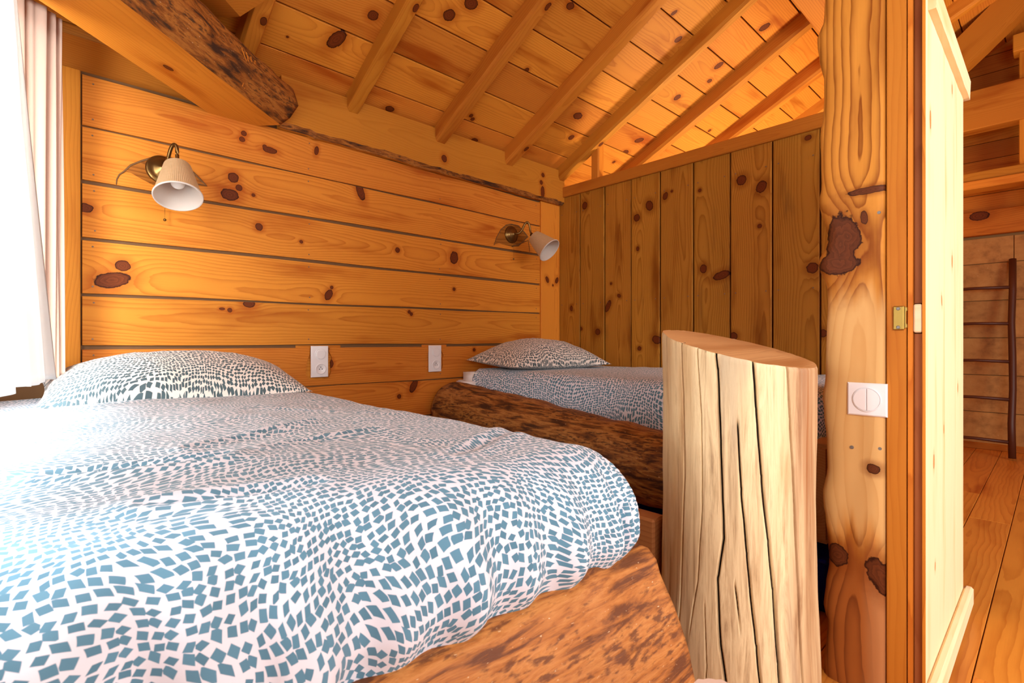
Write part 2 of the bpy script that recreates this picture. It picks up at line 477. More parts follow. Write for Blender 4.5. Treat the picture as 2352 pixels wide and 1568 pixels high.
def lathe_bm(prof, n=40, close=False, flute=0.0, nfl=0):
    """profile (r, z) turned about local z"""
    bm = bmesh.new(); rings = []
    for r, z in prof:
        rings.append([bm.verts.new(((r * (1 + (flute * (1 if k % 2 else -1) if flute else 0))) * math.cos(2 * math.pi * k / n),
                                    (r * (1 + (flute * (1 if k % 2 else -1) if flute else 0))) * math.sin(2 * math.pi * k / n), z)) for k in range(n)])
    for i in range(len(rings) - 1):
        for k in range(n):
            bm.faces.new((rings[i][k], rings[i][(k + 1) % n], rings[i + 1][(k + 1) % n], rings[i + 1][k]))
    if close:
        bm.faces.new(rings[0][::-1]); bm.faces.new(rings[-1])
    return bm


def grid_obj(name, nu, nv, fn, uvfn, mat, parent=None, origin=(0, 0, 0), solid=0.0):
    o0 = Vector(origin)
    vs, uvs = [], []
    for j in range(nv + 1):
        for i in range(nu + 1):
            vs.append(Vector(fn(i / nu, j / nv)) - o0); uvs.append(uvfn(i / nu, j / nv))
    fs = [(j * (nu + 1) + i, j * (nu + 1) + i + 1, (j + 1) * (nu + 1) + i + 1, (j + 1) * (nu + 1) + i) for j in range(nv) for i in range(nu)]
    me = bpy.data.meshes.new(name); me.from_pydata(vs, [], fs)
    ul = me.uv_layers.new(name='UVMap')
    for lp in me.loops: ul.data[lp.index].uv = uvs[lp.vertex_index]
    for p in me.polygons: p.use_smooth = True
    me.materials.append(mat)
    o = bpy.data.objects.new(name, me); COL.objects.link(o); o.location = o0
    if parent is not None:
        o.parent = parent; o.location = o0 - parent.location
    if solid:
        md = o.modifiers.new('thickness', 'SOLIDIFY'); md.thickness = solid; md.offset = -1
    return o


def fbm(x, y, z=0.0, o=3):
    return mnoise.fractal(Vector((x, y, z)), 1.0, 2.0, o)


def sstep(a, b, x):
    t = max(0.0, min(1.0, (x - a) / (b - a))); return t * t * (3 - 2 * t)


X3, Y3, Z3 = Vector((1, 0, 0)), Vector((0, 1, 0)), Vector((0, 0, 1))
# ================================================================== FLOOR
floor = empty('floor', (2.5, 0, FLOOR), kind='structure')
box('subfloor', (-1.2, -3.0, FLOOR - 0.06), (5.6, 2.6, FLOOR - 0.022), M_TONGUE, floor, 0)
FM = frame((0, 0, 0), X3, Y3, Z3)
fy, k = -2.9, 0
while fy < 2.5:
    w = 0.145
    xs = [-1.1, 0.6 + (k * 0.73) % 1.5, 2.9 + (k * 0.53) % 1.2, 5.5]
    for a, b in zip(xs[:-1], xs[1:]):
        board('plank', [(a + .001, fy + .001, FLOOR), (b - .001, fy + .001, FLOOR), (b - .001, fy + w - .0015, FLOOR), (a + .001, fy + w - .0015, FLOOR)],
              FM, 0.02, M_FLOOR, floor, 'floor', 0.0015)
    fy += w; k += 1

# ================================================================== HEADBOARD WALL (y = 2.45)
YW = 2.45
wall_back = empty('wall_back', (1.3, YW, 0), kind='structure')
WM = frame((0, 0, 0), X3, Z3, -Y3)
box('backing', (-0.3, YW + 0.012, FLOOR), (5.5, YW + 0.05, 0.998), M_TONGUE, wall_back, 0)
zl = [0.987, 0.795, 0.590, 0.382, 0.174, -0.021, -0.213, -0.42, -0.62, -0.82]
zr = [0.965, 0.799, 0.598, 0.396, 0.196, -0.016, -0.218, -0.42, -0.62, -0.82]
gap = [0.004, 0.005, 0.009, 0.009, 0.006, 0.009, 0.004, 0.004, 0.004, 0.004]
XA, XB = 0.127, 2.556
for i in range(9):
    tl, tr, bl, br = zl[i] - gap[i], zr[i] - gap[i], zl[i + 1] + gap[i + 1] * .6, zr[i + 1] + gap[i + 1] * .6
    n = 14
    top = [(XA + (XB - XA) * q / n, YW, tl + (tr - tl) * q / n + 0.0015 * math.sin(q * 1.3 + i)) for q in range(n + 1)]
    bot = [(XA + (XB - XA) * q / n, YW, bl + (br - bl) * q / n + 0.002 * math.sin(q * 0.9 + i * 2.1)) for q in range(n + 1)]
    if i == 5:
        # the row with the two routed socket recesses: three boards' worth of outline cut round the plates
        def cut(xc, lw, rw, zb):
            return [(xc - lw * 0.80, tl + .0), (xc - lw * .80, tl - .03), (xc - lw * 1.15, tl - .075), (xc - lw * 1.2, zb + .03), (xc - lw * .9, zb + .008),
                    (xc - .01, zb), (xc + rw * .8, zb + .012), (xc + rw, zb + .04), (xc + rw * .95, tl - .07), (xc + rw * 1.1, tl - .05), (xc + rw * .8, tl - .02), (xc + rw * .85, tl)]
        c1 = cut(1.009, 0.056, 0.060, -0.190); c2 = cut(1.680, 0.052, 0.058, -0.184)
        top = [(XA, YW, tl)] + [(p[0], YW, p[1]) for p in c1] + [(p[0], YW, p[1]) for p in c2] + [(XB, YW, tr)]
    board('plank', bot + top[::-1], WM, 0.018, M_WALL, wall_back, 'wall', 0.0015)
box('recess_back', (0.90, YW + 0.009, -0.215), (1.12, YW + 0.013, -0.018), M_WALL, wall_back, 0)
box('recess_back', (1.60, YW + 0.009, -0.215), (1.77, YW + 0.013, -0.018), M_WALL, wall_back, 0)
# side trim, corner post, board over the wall on the window side, wall continuing behind the partition
o = board('trim_board', [(0.070, YW - .012, -0.8), (0.122, YW - .012, -0.8), (0.122, YW - .012, 0.992), (0.070, YW - .012, 0.992)],
          frame((0, 0, 0), Z3, -X3, -Y3), 0.03, M_RAFT, wall_back)
corner = board('corner_post', [(2.557, YW - .012, FLOOR), (2.749, YW - .012, FLOOR), (2.749, YW - .012, 0.97), (2.557, YW - .012, 0.97)],
               frame((0, 0, 0), Z3, -X3, -Y3), 0.06, M_BEAM, wall_back, 'corner', 0.003)
knots('corner', [(1257, 642, 5, 1.5, 30), (1279, 644, 5, 1.5, -30), (1270, 655, 2.5)], lambda x, y: on('Y', YW - .012, x, y))
board('header_board', [(-.1, YW + .06, 1.004), (1.0, YW + .06, 0.999), (1.0, YW + .06, 1.14), (-.1, YW + .06, 1.145)], WM, 0.03, M_RAFT, wall_back)
board('header_board', [(2.80, YW, 1.00), (5.4, YW, 1.00), (5.4, YW, 1.22), (2.80, YW, 1.22)], WM, 0.03, M_DECK, wall_back)
knots('wall', [(560, 306, 6), (556, 320, 6), (608, 337, 5), (620, 345, 7, 2.2), (727, 346, 5, 2, 80), (801, 362, 5, 1.5, 70), (809, 388, 6, 2.8, -65), (1056, 436, 4),
               (536, 408, 11), (549, 431, 7), (528, 447, 13, 1.4), (582, 448, 4), (828, 440, 9, 2.2, -70), (832, 505, 11, 1.7, 55), (1052, 525, 12, 1.2), (868, 473, 4),
               (195, 477, 10, 1.5), (595, 521, 8), (692, 555, 4), (913, 574, 6), (1043, 592, 11, 1.3, 80), (1079, 589, 4), (1083, 597, 4), (907, 537, 4),
               (282, 610, 12, 1.2), (258, 643, 17, 2.0, 12), (762, 660, 4), (755, 677, 8, 1.6, 60), (1043, 664, 4), (1039, 683, 4, 4.5, 80),
               (528, 712, 5), (510, 709, 3, 2), (572, 698, 8, 1.6), (940, 716, 4), (945, 721, 4), (941, 727, 4), (957, 741, 6, 3.2, -55), (1211, 733, 4), (1222, 747, 5, 2.2, -60),
               (760, 835, 6, 1.5, 90), (1089, 803, 4), (560, 840, 5), (917, 910, 5), (950, 886, 8, 2.0, 60)], lambda x, y: on('Y', YW, x, y))


def discs(name, pts, nrm, r, mat, parent):
    bm = bmesh.new()
    for p in pts:
        q = Vector(nrm).to_track_quat('Z', 'Y').to_matrix().to_4x4(); q.translation = Vector(p)
        bmesh.ops.create_cone(bm, cap_ends=True, segments=8, radius1=r, radius2=r * .8, depth=0.0016, matrix=q)
    o = mesh_obj(name, bm, mat, parent); o['kind'] = 'stuff'; return o


pts = []
for i in range(6):
    for xx in (0.16, 0.96, 1.72, 2.52):
        a = (xx - XA) / (XB - XA)
        t_, b_ = zl[i] + (zr[i] - zl[i]) * a, zl[i + 1] + (zr[i + 1] - zl[i + 1]) * a
        pts += [(xx + .004 * rng.uniform(-1, 1), YW - .0004, t_ - .03), (xx + .004 * rng.uniform(-1, 1), YW - .0004, b_ + .03)]
discs('nail_heads', [p for p in pts if abs(p[0] - 0.96) > .1 or p[2] > 0], (0, -1, 0), 0.0036, M_NAIL, wall_back)

# wall plate with live lower edge
YP = 2.40
bm = bmesh.new()
n = 60
prof = []
for i in range(n + 1):
    x = 0.815 + (2.755 - 0.815) * i / n
    w = 0.006 * fbm(x * 5, 0.3) + 0.004 * fbm(x * 16, 2.2)
    zb = 0.972 + w + (0.010 if x < 0.95 else 0)
    wb = 0.013 + 0.006 * fbm(x * 7, 5.0)
    prof.append([bm.verts.new(v) for v in ((x - 1.78, YP + .06, 1.206), (x - 1.78, YP, 1.206), (x - 1.78, YP - .002, zb + wb * 1.3), (x - 1.78, YP + .022, zb - 0.004), (x - 1.78, YP + .06, zb))])
for i in range(n):
    for k in range(5):
        f = bm.faces.new((prof[i][k], prof[i][(k + 1) % 5], prof[i + 1][(k + 1) % 5], prof[i + 1][k]))
        f.material_index = 1 if k == 2 else 0
bm.faces.new(prof[0][::-1]); bm.faces.new(prof[-1])
bmesh.ops.recalc_face_normals(bm, faces=bm.faces)
for v in bm.verts: v.co = Vector((v.co.x, v.co.z - 1.09, -(v.co.y - YP)))
plate = mesh_obj('wall_plate', bm, [M_BEAM, M_LOGB], wall_back, frame((1.78, YP, 1.09), X3, Z3, -Y3))
for n_, (px, py, r, a_, g_) in enumerate([(1020, 364, 7, 1.2, 90), (1247, 402, 5, 1, 0), (1243, 419, 5, 1, 0), (1246, 441, 6, 2.2, 90)]):
    P = on('Y', YP, px, py); add_knot(plate, n_, P.x - 1.78, P.z - 1.09, r * P.dot(FW) / F, a_, g_)

# ================================================================== PARTITION WALL (x = 2.75)
XR = 2.75
wall_right = empty('wall_right', (XR, 1.5, 0), kind='structure')
PM = frame((0, 0, 0), Z3, Y3, -X3)
box('backing', (XR + 0.022, 0.42, FLOOR), (XR + 0.05, 2.448, 1.02), M_TONGUE, wall_right, 0)
ys = [2.448, 2.255, 2.048, 1.842, 1.636, 1.425, 1.212, 0.996, 0.778, 0.565, 0.420]
for i in range(len(ys) - 1):
    a, b = ys[i] - 0.004, ys[i + 1] + 0.004
    xo = XR + rng.uniform(-0.002, 0.003)
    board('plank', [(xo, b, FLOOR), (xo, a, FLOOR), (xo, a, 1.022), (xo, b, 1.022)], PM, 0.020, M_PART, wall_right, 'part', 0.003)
knots('part', [(1343, 472, 7, 1.2), (1492, 472, 9, 1.3, 20), (1463, 500, 8), (1465, 571, 4, 1.3), (1528, 450, 6, 1.4, -20), (1543, 439, 3), (1607, 437, 4), (1615, 617, 8, 1.2), (1657, 632, 9, 2.2, -75),
               (1703, 414, 11), (1749, 429, 11, 1.25, -25), (1745, 519, 5), (1866, 615, 12), (1856, 316, 6, 1.2, 90), (1373, 762, 7), (1421, 679, 4, 1.3, 60), (1396, 703, 6, 2.4, -25), (1403, 651, 3),
               (1508, 780, 9, 1.2, 60), (1469, 800, 5), (1465, 825, 3), (1685, 772, 9), (1890, 765, 9), (1312, 708, 4, 1.5), (1335, 755, 4)], lambda x, y: on('X', XR, x, y))
pts = []
for i in range(len(ys) - 1):
    for zz in (0.90 - .0 * i, 0.26):
        pts += [(XR - .003, ys[i] - .03, zz), (XR - .003, ys[i + 1] + .03, zz)]
discs('nail_heads', pts, (-1, 0, 0), 0.0036, M_NAIL, wall_right)
rail = box('top_rail', (XR - 0.016, 0.42, 1.022), (XR + 0.055, 2.42, 1.092), M_RAFT, wall_right, 0.004, 'Y')
box('stub_post', (XR - 0.014, 2.085, 1.070), (XR + 0.05, 2.150, 1.335), M_RAFT, wall_right, 0.008, 'Z')

# ================================================================== CEILING: deck planks, rafters, purlin
ceiling = empty('ceiling', (2.5, 1.2, 1.8), kind='structure')
cp = 1 / math.sqrt(1 + RK * RK); SD = Vector((0, -cp, RK * cp)); DN = Vector((0, -RK * cp, -cp))
DM = frame((0, 0, 0), X3, SD, DN)
edges = [-0.30, -0.117, 0.090, 0.297, 0.502, 0.704, 0.907, 1.115, 1.328, 1.535, 1.742, 1.949, 2.156, 2.363, 2.57, 2.777, 2.99]


def deckpt(x, s, off=0.0): return Vector((x, 2.40, RZ)) + SD * s + DN * off


for i in range(len(edges) - 1):
    a, b = edges[i] + .0035, edges[i + 1] - .0035
    cuts = [-1.3, 0.62 if i % 2 else -0.2, 2.72 if i % 3 else 1.72, 3.79 + (i % 2) * .0, 6.0]
    for x0, x1 in zip(cuts[:-1], cuts[1:]):
        off = rng.uniform(-.002, .002)
        board('plank', [deckpt(x0 + .001, a, off), deckpt(x1 - .001, a, off), deckpt(x1 - .001, b, off), deckpt(x0 + .001, b, off)], DM, 0.02, M_DECK, ceiling, 'deck', 0.002)
bm = prism_bm([(-3.8, -0.4), (3.8, -0.4), (3.8, 3.05), (-3.8, 3.05)], 0.02, 0)
mesh_obj('roof_backing', bm, M_TONGUE, ceiling, frame(deckpt(2.4, 0, -0.02), X3, SD, DN))
knots('deck', [(857, 35, 12), (1032, 35, 14), (773, 90, 15, 1.8, 70), (895, 250, 8, 1.3), (1090, 322, 6, 1.4), (1209, 162, 6, 1.2, 90), (1327, 266, 9, 1.4), (1312, 315, 7), (1308, 296, 4),
               (1558, 91, 7, 1.3, 60), (1651, 151, 8, 1.3, 70), (1630, 186, 5, 1.3), (1556, 224, 8), (1468, 322, 7, 1.6, 30), (1437, 349, 6, 1.4), (1410, 372, 4), (1310, 14, 8, 1.3), (1548, 29, 5, 1.5, 70),
               (1082, 265, 5), (1085, 273, 5), (660, 84, 3), (662, 99, 3), (732, 128, 5, 2.4), (1082, 8, 14, 1.2), (1756, 62, 9, 1.4, 60), (1630, 300, 4)], on_roof)
RD = 0.088
for i, xl in enumerate((-0.46, 0.605, 1.128, 1.652, 2.182, 2.692, 3.229, 3.752, 4.275, 4.80)):
    w, d = 0.066 + 0.006 * math.sin(i * 2.2), RD + 0.006 * math.cos(i * 1.7)
    s0, s1 = -0.12, 2.95
    bm = bmesh.new(); rings = []
    L = s1 - s0
    for k in range(41):
        s = -L / 2 + L * k / 40
        j = lambda q, m=0.006: m * fbm(s * 2.6 + i * 9, q)
        rings.append([bm.verts.new(v) for v in ((s, -w / 2, -0.02), (s, w / 2, -0.02), (s, w / 2 + j(1, .002), d * .8), (s, w / 2 - .010 + j(2), d + j(3, .003)), (s, -w / 2 + .006 + j(4, .003), d + j(5, .003)), (s, -w / 2, d * .90))])
    for a, b in zip(rings[:-1], rings[1:]):
        for k in range(6): bm.faces.new((a[k], a[(k + 1) % 6], b[(k + 1) % 6], b[k]))
    bm.faces.new(rings[0][::-1]); bm.faces.new(rings[-1])
    bmesh.ops.recalc_face_normals(bm, faces=bm.faces)
    c = deckpt(xl + w / 2, (s0 + s1) / 2)
    o = mesh_obj('rafter', bm, M_RAFT, ceiling, frame(c, SD, DN.cross(SD), DN))
    for n_ in range(1): add_knot(o, n_, rng.uniform(-1.3, 0.9), rng.uniform(-.02, .02), 0.012, 1.6)
pur = box('purlin', (0.9, 0.66, 1.735), (5.45, 0.925, 1.90), M_DECK, ceiling, 0.004, 'X')

# ================================================================== LEFT WALL with the window opening
wall_left = empty('wall_left', (-0.17, 1.2, 0), kind='structure')
LW = ((-0.24, 1.98, FLOOR), (-0.16, 2.52, 1.5)), ((-0.24, -0.38, FLOOR), (-0.16, 0.10, 1.6)), ((-0.24, -1.62, FLOOR), (-0.16, -0.38, 0.0)), ((-0.24, -1.62, 1.12), (-0.16, -0.38, 1.6)), ((-0.24, 0.10, FLOOR), (-0.16, 1.98, -0.17)), ((-0.24, 0.10, 1.12), (-0.16, 1.98, 1.6))  # rear opening is cut for the added fill light
for i, (lo, hi) in enumerate(LW): box('panel', lo, hi, M_WALL, wall_left, 0.003, 'Y')
wall_front = empty('wall_front', (2.4, -2.6, 0), kind='structure')
for lo, hi in (((-0.24, -2.66, FLOOR), (0.3, -2.60, 1.5)), ((2.95, -2.66, FLOOR), (5.4, -2.60, 1.5)), ((0.3, -2.66, 1.25), (2.95, -2.60, 1.5)), ((0.3, -2.66, FLOOR), (2.95, -2.60, -0.55))):
    box('panel', lo, hi, M_WALL, wall_front, 0.003, 'X')
box('panel', (-0.24, -2.6, FLOOR), (-0.16, -1.62, 1.6), M_WALL, wall_left, 0.003, 'Y')
box('panel', (5.35, -2.6, FLOOR), (5.43, -1.55, 2.0), M_WALL, wall_front, 0.003, 'Y')
ys_ = [-0.30 - 0.23 * k for k in range(11)]
for k in range(10):
    a, b = ys_[k], ys_[k + 1] + .004
    za, zb_ = 2.50 - (-.30 - a) * .45, 2.50 - (-.30 - b) * .45
    board('plank', [(-1.2, a, za), (5.9, a, za), (5.9, b, zb_), (-1.2, b, zb_)], frame((0, 0, 0), X3, Vector((0, -1, -.45)), Vector((0, .45, -1))), 0.02, M_DECK, ceiling)
win = empty('window_1', (-0.2, 1.2, 0.5), kind='structure')
for lo, hi in (((-0.22, 0.10, -0.17), (-0.17, 0.16, 1.12)), ((-0.22, 1.92, -0.17), (-0.17, 1.98, 1.12)), ((-0.22, 1.01, -0.17), (-0.17, 1.07, 1.12)),
               ((-0.22, 0.10, -0.17), (-0.17, 1.98, -0.13)), ((-0.22, 0.10, 1.06), (-0.17, 1.98, 1.12))):
    box('frame', lo, hi, M_DOOR, win, 0.004, 'Z')

# ================================================================== BARK LOG BEAM, upper left
bl = empty('bark_log_beam', (0.60, 2.165, 0.965), 'heavy log tie beam with a flat sawn underside and dark bark flank, above the bedside window wall', 'beam')
dirB = Vector((0.619 + 0.401, 0.538 + 0.383, 0)).normalized(); latB = Vector((dirB.y, -dirB.x, 0))
c0 = (Vector((0.410, 2.35, 0.965)) + Vector((0.795, 2.35, 0.965))) / 2
Lb = 1.9


def logcs(s):
    """cross-section (lateral, up) at distance s from the wall end"""
    hw = 0.118 - 0.004 * s
    e = sstep(0.30, -0.05, s)
    j = lambda q, m: m * fbm(s * 5.0, q)
    tp = 0.235 - 0.03 * e
    return [(-hw, 0.0), (hw, 0.0 + j(1, .002)), (hw + 0.045 + j(2, .010), 0.030 + j(3, .008)), (hw + 0.070 + .012 * e + j(4, .014), 0.085 + j(5, .01)),
            (hw + 0.055 + .008 * e + j(6, .016), 0.150), (hw + 0.005 + j(7, .016), 0.205 - .02 * e + j(8, .01)), (0.02, tp + j(9, .012)), (-hw * .8, tp - .02), (-hw - .045, 0.15), (-hw - .03, 0.05)]


bm = bmesh.new(); rings = []
nS = 90
for i in range(nS + 1):
    s = -0.16 + (Lb + 0.16) * i / nS
    cs = logcs(s)
    # refine the section
    fine = []
    for a in range(len(cs)):
        p, q = cs[a], cs[(a + 1) % len(cs)]
        for t in range(3 if a not in (0,) else 1):
            tt = t / 3
            fine.append((p[0] + (q[0] - p[0]) * tt, p[1] + (q[1] - p[1]) * tt))
    rings.append([bm.verts.new((s + (0.0 if i else 0.10 * min(1, v[1] / .2) if False else 0.0), -v[0], v[1])) for v in fine])
nf = len(rings[0])
for a, b in zip(rings[:-1], rings[1:]):
    for k in range(nf):
        f = bm.faces.new((a[k], a[(k + 1) % nf], b[(k + 1) % nf], b[k])); f.material_index = 0 if k == 0 else 1
        f.smooth = k != 0
bm.faces.new(rings[0][::-1]); bm.faces.new(rings[-1])
bmesh.ops.recalc_face_normals(bm, faces=bm.faces)
MB = frame(c0, -dirB, -latB, Z3)      # local x runs from the wall into the room
lb = mesh_obj('log', bm, [M_BEAM, M_LOGB], bl, MB)
add_knot(lb, 0, 0.33, 0.02, 0.010, 2.0)
# broken-off branch stub and bast strips on the bark
bm = bmesh.new()
ring_tube(bm, [(0.99, -0.155, 0.10), (0.985, -0.19, 0.13), (0.965, -0.215, 0.15), (0.93, -0.222, 0.165)], [0.020, 0.017, 0.014, 0.006], 10)
mesh_obj('branch_stub', bm, M_CUT, bl, MB, True)
bm = bmesh.new()
for k in range(4):
    s = 0.10 + 0.018 * k
    ring_tube(bm, [(s, -0.13 - .004 * k, 0.016), (s + .02, -0.165, 0.045), (s + 0.05, -0.188, 0.085), (s + 0.05 + .01 * k, -0.190, 0.115)], 0.0016, 5)
o = mesh_obj('bast_strips', bm, M_BEAM, bl, MB); o['kind'] = 'stuff'

cb = empty('crossing_timber', (0.75, 1.9, 1.3), 'short square timber end lying over the bark log beam, at the top edge', 'timber')
P0 = on('Z', 1.21, 470, 40); P1 = on('Z', 1.21, 560, 38)
dirC = (P1 - P0).normalized()
pA, pB = P0, P1 + dirC * 0.02
nC = Vector((-dirC.y, dirC.x, 0)); nC = nC if nC.dot(FW) < 0 else -nC
bm = prism_bm([(-0.10, 0.0), (0.135, 0.0), (0.30, 0.10), (0.30, 0.115), (-0.14, 0.115), (-0.14, 0.06)], 0.22, 0.012, 0.22)
mesh_obj('timber', bm, M_BEAM, cb, frame(pA, dirC, Z3, nC))

# ================================================================== LOG POST with jamb board, switch and lock strike
XP = 1.43
post = empty('log_post', (XP, 0.33, FLOOR), 'tall peeled log post with burr knots and a wavy edge, beside the white door', 'post')
edge = [(-200, 1893), (-60, 1897), (0, 1895), (52, 1893), (100, 1877), (145, 1883), (183, 1893), (230, 1893), (275, 1891), (310, 1884), (379, 1886), (430, 1888), (455, 1883), (475, 1882), (495, 1887), (517, 1897), (545, 1902), (572, 1896), (592, 1884), (612, 1880), (630, 1886), (655, 1900),
        (700, 1902), (760, 1899), (838, 1897), (870, 1896), (907, 1890), (950, 1893), (1010, 1899), (1079, 1901), (1100, 1896), (1120, 1890), (1151, 1891), (1180, 1896), (1236, 1902), (1287, 1905), (1340, 1897), (1382, 1892), (1423, 1902), (1470, 1898), (1508, 1893), (1568, 1898), (1700, 1893)]
bm = bmesh.new(); rings = []
NZ = 110
def interp(tab, v):
    for (a, x0), (b, x1) in zip(tab[:-1], tab[1:]):
        if a <= v <= b:
            t = (v - a) / (b - a); t = t * t * (3 - 2 * t); return x0 + (x1 - x0) * t
    return tab[-1][1]
for i in range(NZ + 1):
    py = -195 + (1690 + 195) * i / NZ
    P = on('X', XP + 0.03, interp(edge, py), py)
    yl, z = P.y, P.z
    yr = 0.272
    z = max(z, FLOOR + .001) if i == NZ else z
    q = []
    # right flat edge -> face -> rounded left flank -> back
    q.append((XP + .14, yr)); q.append((XP + .004, yr)); q.append((XP, yr + .004))
    for k in range(1, 6):
        t = k / 6; q.append((XP + 0.002 * math.sin(t * 7 + z * 9), yr + (yl - .030 - yr) * t))
    q.append((XP + .001, yl - .030)); q.append((XP + .006, yl - .014)); q.append((XP + .016, yl - .004)); q.append((XP + .030, yl)); q.append((XP + .055, yl - .001)); q.append((XP + .09, yl - .012)); q.append((XP + .14, yl - .04))
    rings.append([bm.verts.new((z, y - 0.33, -(x - XP))) for x, y in q])
m_ = len(rings[0])
for a, b in zip(rings[:-1], rings[1:]):
    for k in range(m_): bm.faces.new((a[k], a[(k + 1) % m_], b[(k + 1) % m_], b[k]))
bm.faces.new(rings[0][::-1]); bm.faces.new(rings[-1])
bmesh.ops.recalc_face_normals(bm, faces=bm.faces)
MP = frame((XP, 0.33, 0), Z3, Y3, -X3)
pl = mesh_obj('log', bm, M_POST, post, MP, True)
def face_pt(px, py): return on('X', XP, px, py)
for n_, (px, py, r, a_, g_) in enumerate([(1930, 560, 30, 2.3, 0), (1925, 606, 24, 1.7, 90), (1945, 540, 26, 1.6, 20), (2006, 1076, 11, 1.2, 90), (1922, 1275, 22, 1.1, 0), (2030, 1330, 26, 1.9, 35), (1995, 437, 8, 5.5, 90), (1985, 500, 7, 2.2, 10)]):
    P = face_pt(px, py); add_knot(pl, n_, P.z, P.y - .33, r * P.dot(FW) / F, a_, g_)
jb = box('jamb_board', (XP, 0.2325, FLOOR), (XP + 0.10, 0.2695, 1.9), M_BEAM, post, 0.002, 'Z')
sc = [on('X', XP, 1956, 1027), on('X', XP, 2021, 1030), on('X', XP, 2019, 488)]
for P in sc:
    bm = bmesh.new(); bmesh.ops.create_cone(bm, cap_ends=True, segments=12, radius1=.0045, radius2=.0035, depth=.003)
    mesh_obj('screw_head', bm, M_STEEL, post, frame(P, Y3, Z3, -X3))
# light switch
sw = empty('light_switch', (XP, 0.306, -0.136), 'white square double light switch with a round rocker on the log post', 'switch')
SM = frame((XP, 0.306, -0.136), -Y3, Z3, -X3)
bm = prism_bm([(-.0395, -.0385), (.0395, -.0385), (.0395, .0385), (-.0395, .0385)], 0.008, 0.003, 0.007)
mesh_obj('plate', bm, M_WHITE, sw, SM)
for sgn in (-1, 1):
    ptsr = [(sgn * .0006, -.0255)] + [(sgn * (.0006 + .0255 * math.sin(math.pi * k / 20)), -.0255 * math.cos(math.pi * k / 20)) for k in range(1, 20)] + [(sgn * .0006, .0255)]
    mesh_obj('rocker', prism_bm(ptsr, 0.004, 0.0012, 0.0105), M_WHITE, sw, SM)
mesh_obj('bezel', lathe_bm([(.0265, .0065), (.0285, .0068), (.0290, .0085), (.0268, .0088), (.0262, .0065)], 48), M_WHITE, sw, SM, True)
# lock strike on the jamb board
st = empty('lock_strike', (XP, 0.245, 0.054), 'small polished brass lock keep screwed to the jamb board', 'lock keep')
KM = frame((XP, 0.2455, 0.053), -Y3, Z3, -X3)
kp = mesh_obj('keep_plate', prism_bm([(-.0095, -.027), (.0085, -.027), (.0095, -.025), (.0095, .025), (.0085, .027), (-.0095, .027), (-.011, .025), (-.011, -.025)], 0.007, 0.002, 0.006), M_GOLD, st, KM)
mesh_obj('keep_flange', prism_bm([(.0095, -.024), (.0145, -.022), (.0145, -.014), (.0115, -.012), (.0115, .014), (.0145, .016), (.0145, .024), (.0095, .026)], 0.006, 0.001, 0.003), M_GOLD, st, KM)
for zz in (-.021, .021):
    bm = bmesh.new(); bmesh.ops.create_cone(bm, cap_ends=True, segments=14, radius1=.004, radius2=.003, depth=.002)
    o = mesh_obj('screw', bm, M_STEEL, kp, KM @ Matrix.Translation((-.001, zz, .0068)))

# ================================================================== DOOR LEAF (planked, edge on)
door = empty('door_1', (1.75, 0.215, FLOOR), kind='structure')
DZ0, DZ1, DXN, DXF = FLOOR + .012, 0.80, 1.43, 2.082
bm_core = box('core_board', (DXN + .012, 0.2045, 0.085), (DXF, 0.2205, DZ1), M_RED, door, 0.001, 'Z')
box('core_board', (DXN + .012, 0.2045, DZ0), (DXF, 0.2205, 0.018), M_RED, door, 0.001, 'Z')
box('lock_block', (DXN + .001, 0.2045, 0.020), (DXN + .12, 0.2205, 0.083), M_DOOR, door, 0.003, 'Y')
box('edge_strip', (DXN - .0015, 0.1987, DZ0), (DXN + .004, 0.2044, DZ1), M_WALL, door, 0.0005, 'Z')
box('skin_board', (DXN, 0.2212, DZ0), (DXF, 0.2305, DZ1), M_WALL, door, 0.001, 'Z')
xs = [DXN, 1.711, 1.92, 2.082]
for a, b in zip(xs[:-1], xs[1:]):
    board('plank', [(a + .001, 0.1985, DZ0), (b - .001, 0.1985, DZ0), (b - .001, 0.1985, DZ1 - .005), (a + .001, 0.1985, DZ1 - .005)],
          frame((0, 0, 0), Z3, -X3, -Y3), 0.0055, M_DOOR, door, 'door', 0.001)
knots('door', [(2137, 275, 9, 2.2), (2187, 205, 6, 1.8), (2187, 600, 7, 2), (2163, 690, 6, 2, 15), (2145, 1060, 8, 2), (2168, 985, 5, 2), (2200, 890, 5, 2), (2148, 1300, 5, 2)], lambda x, y: on('Y', 0.1985, x, y))
bm = bmesh.new(); rr = []
for i in range(31):
    x = DXN + .03 + (DXF + .016 - DXN - .03) * i / 30
    e = 0.004 * fbm(x * 9, 1.0) + .002
    rr.append([bm.verts.new(v) for v in ((x - 1.75, .004, -.036 + e), (x - 1.75, -.014, -.036 + e), (x - 1.75, -.016, .022), (x - 1.75, .034, .022))])
for a, b in zip(rr[:-1], rr[1:]):
    for k in range(4): bm.faces.new((a[k], a[(k + 1) % 4], b[(k + 1) % 4], b[k]))
bm.faces.new(rr[0][::-1]); bm.faces.new(rr[-1]); bmesh.ops.recalc_face_normals(bm, faces=bm.faces)
mesh_obj('top_batten', bm, M_DOOR, door, Matrix.Translation((1.75, 0.1985, 0.775)))
box('bottom_rail', (DXN + .01, 0.176, DZ0 + .01), (DXF + .022, 0.1985, DZ0 + .066), M_DOOR, door, 0.006, 'X')

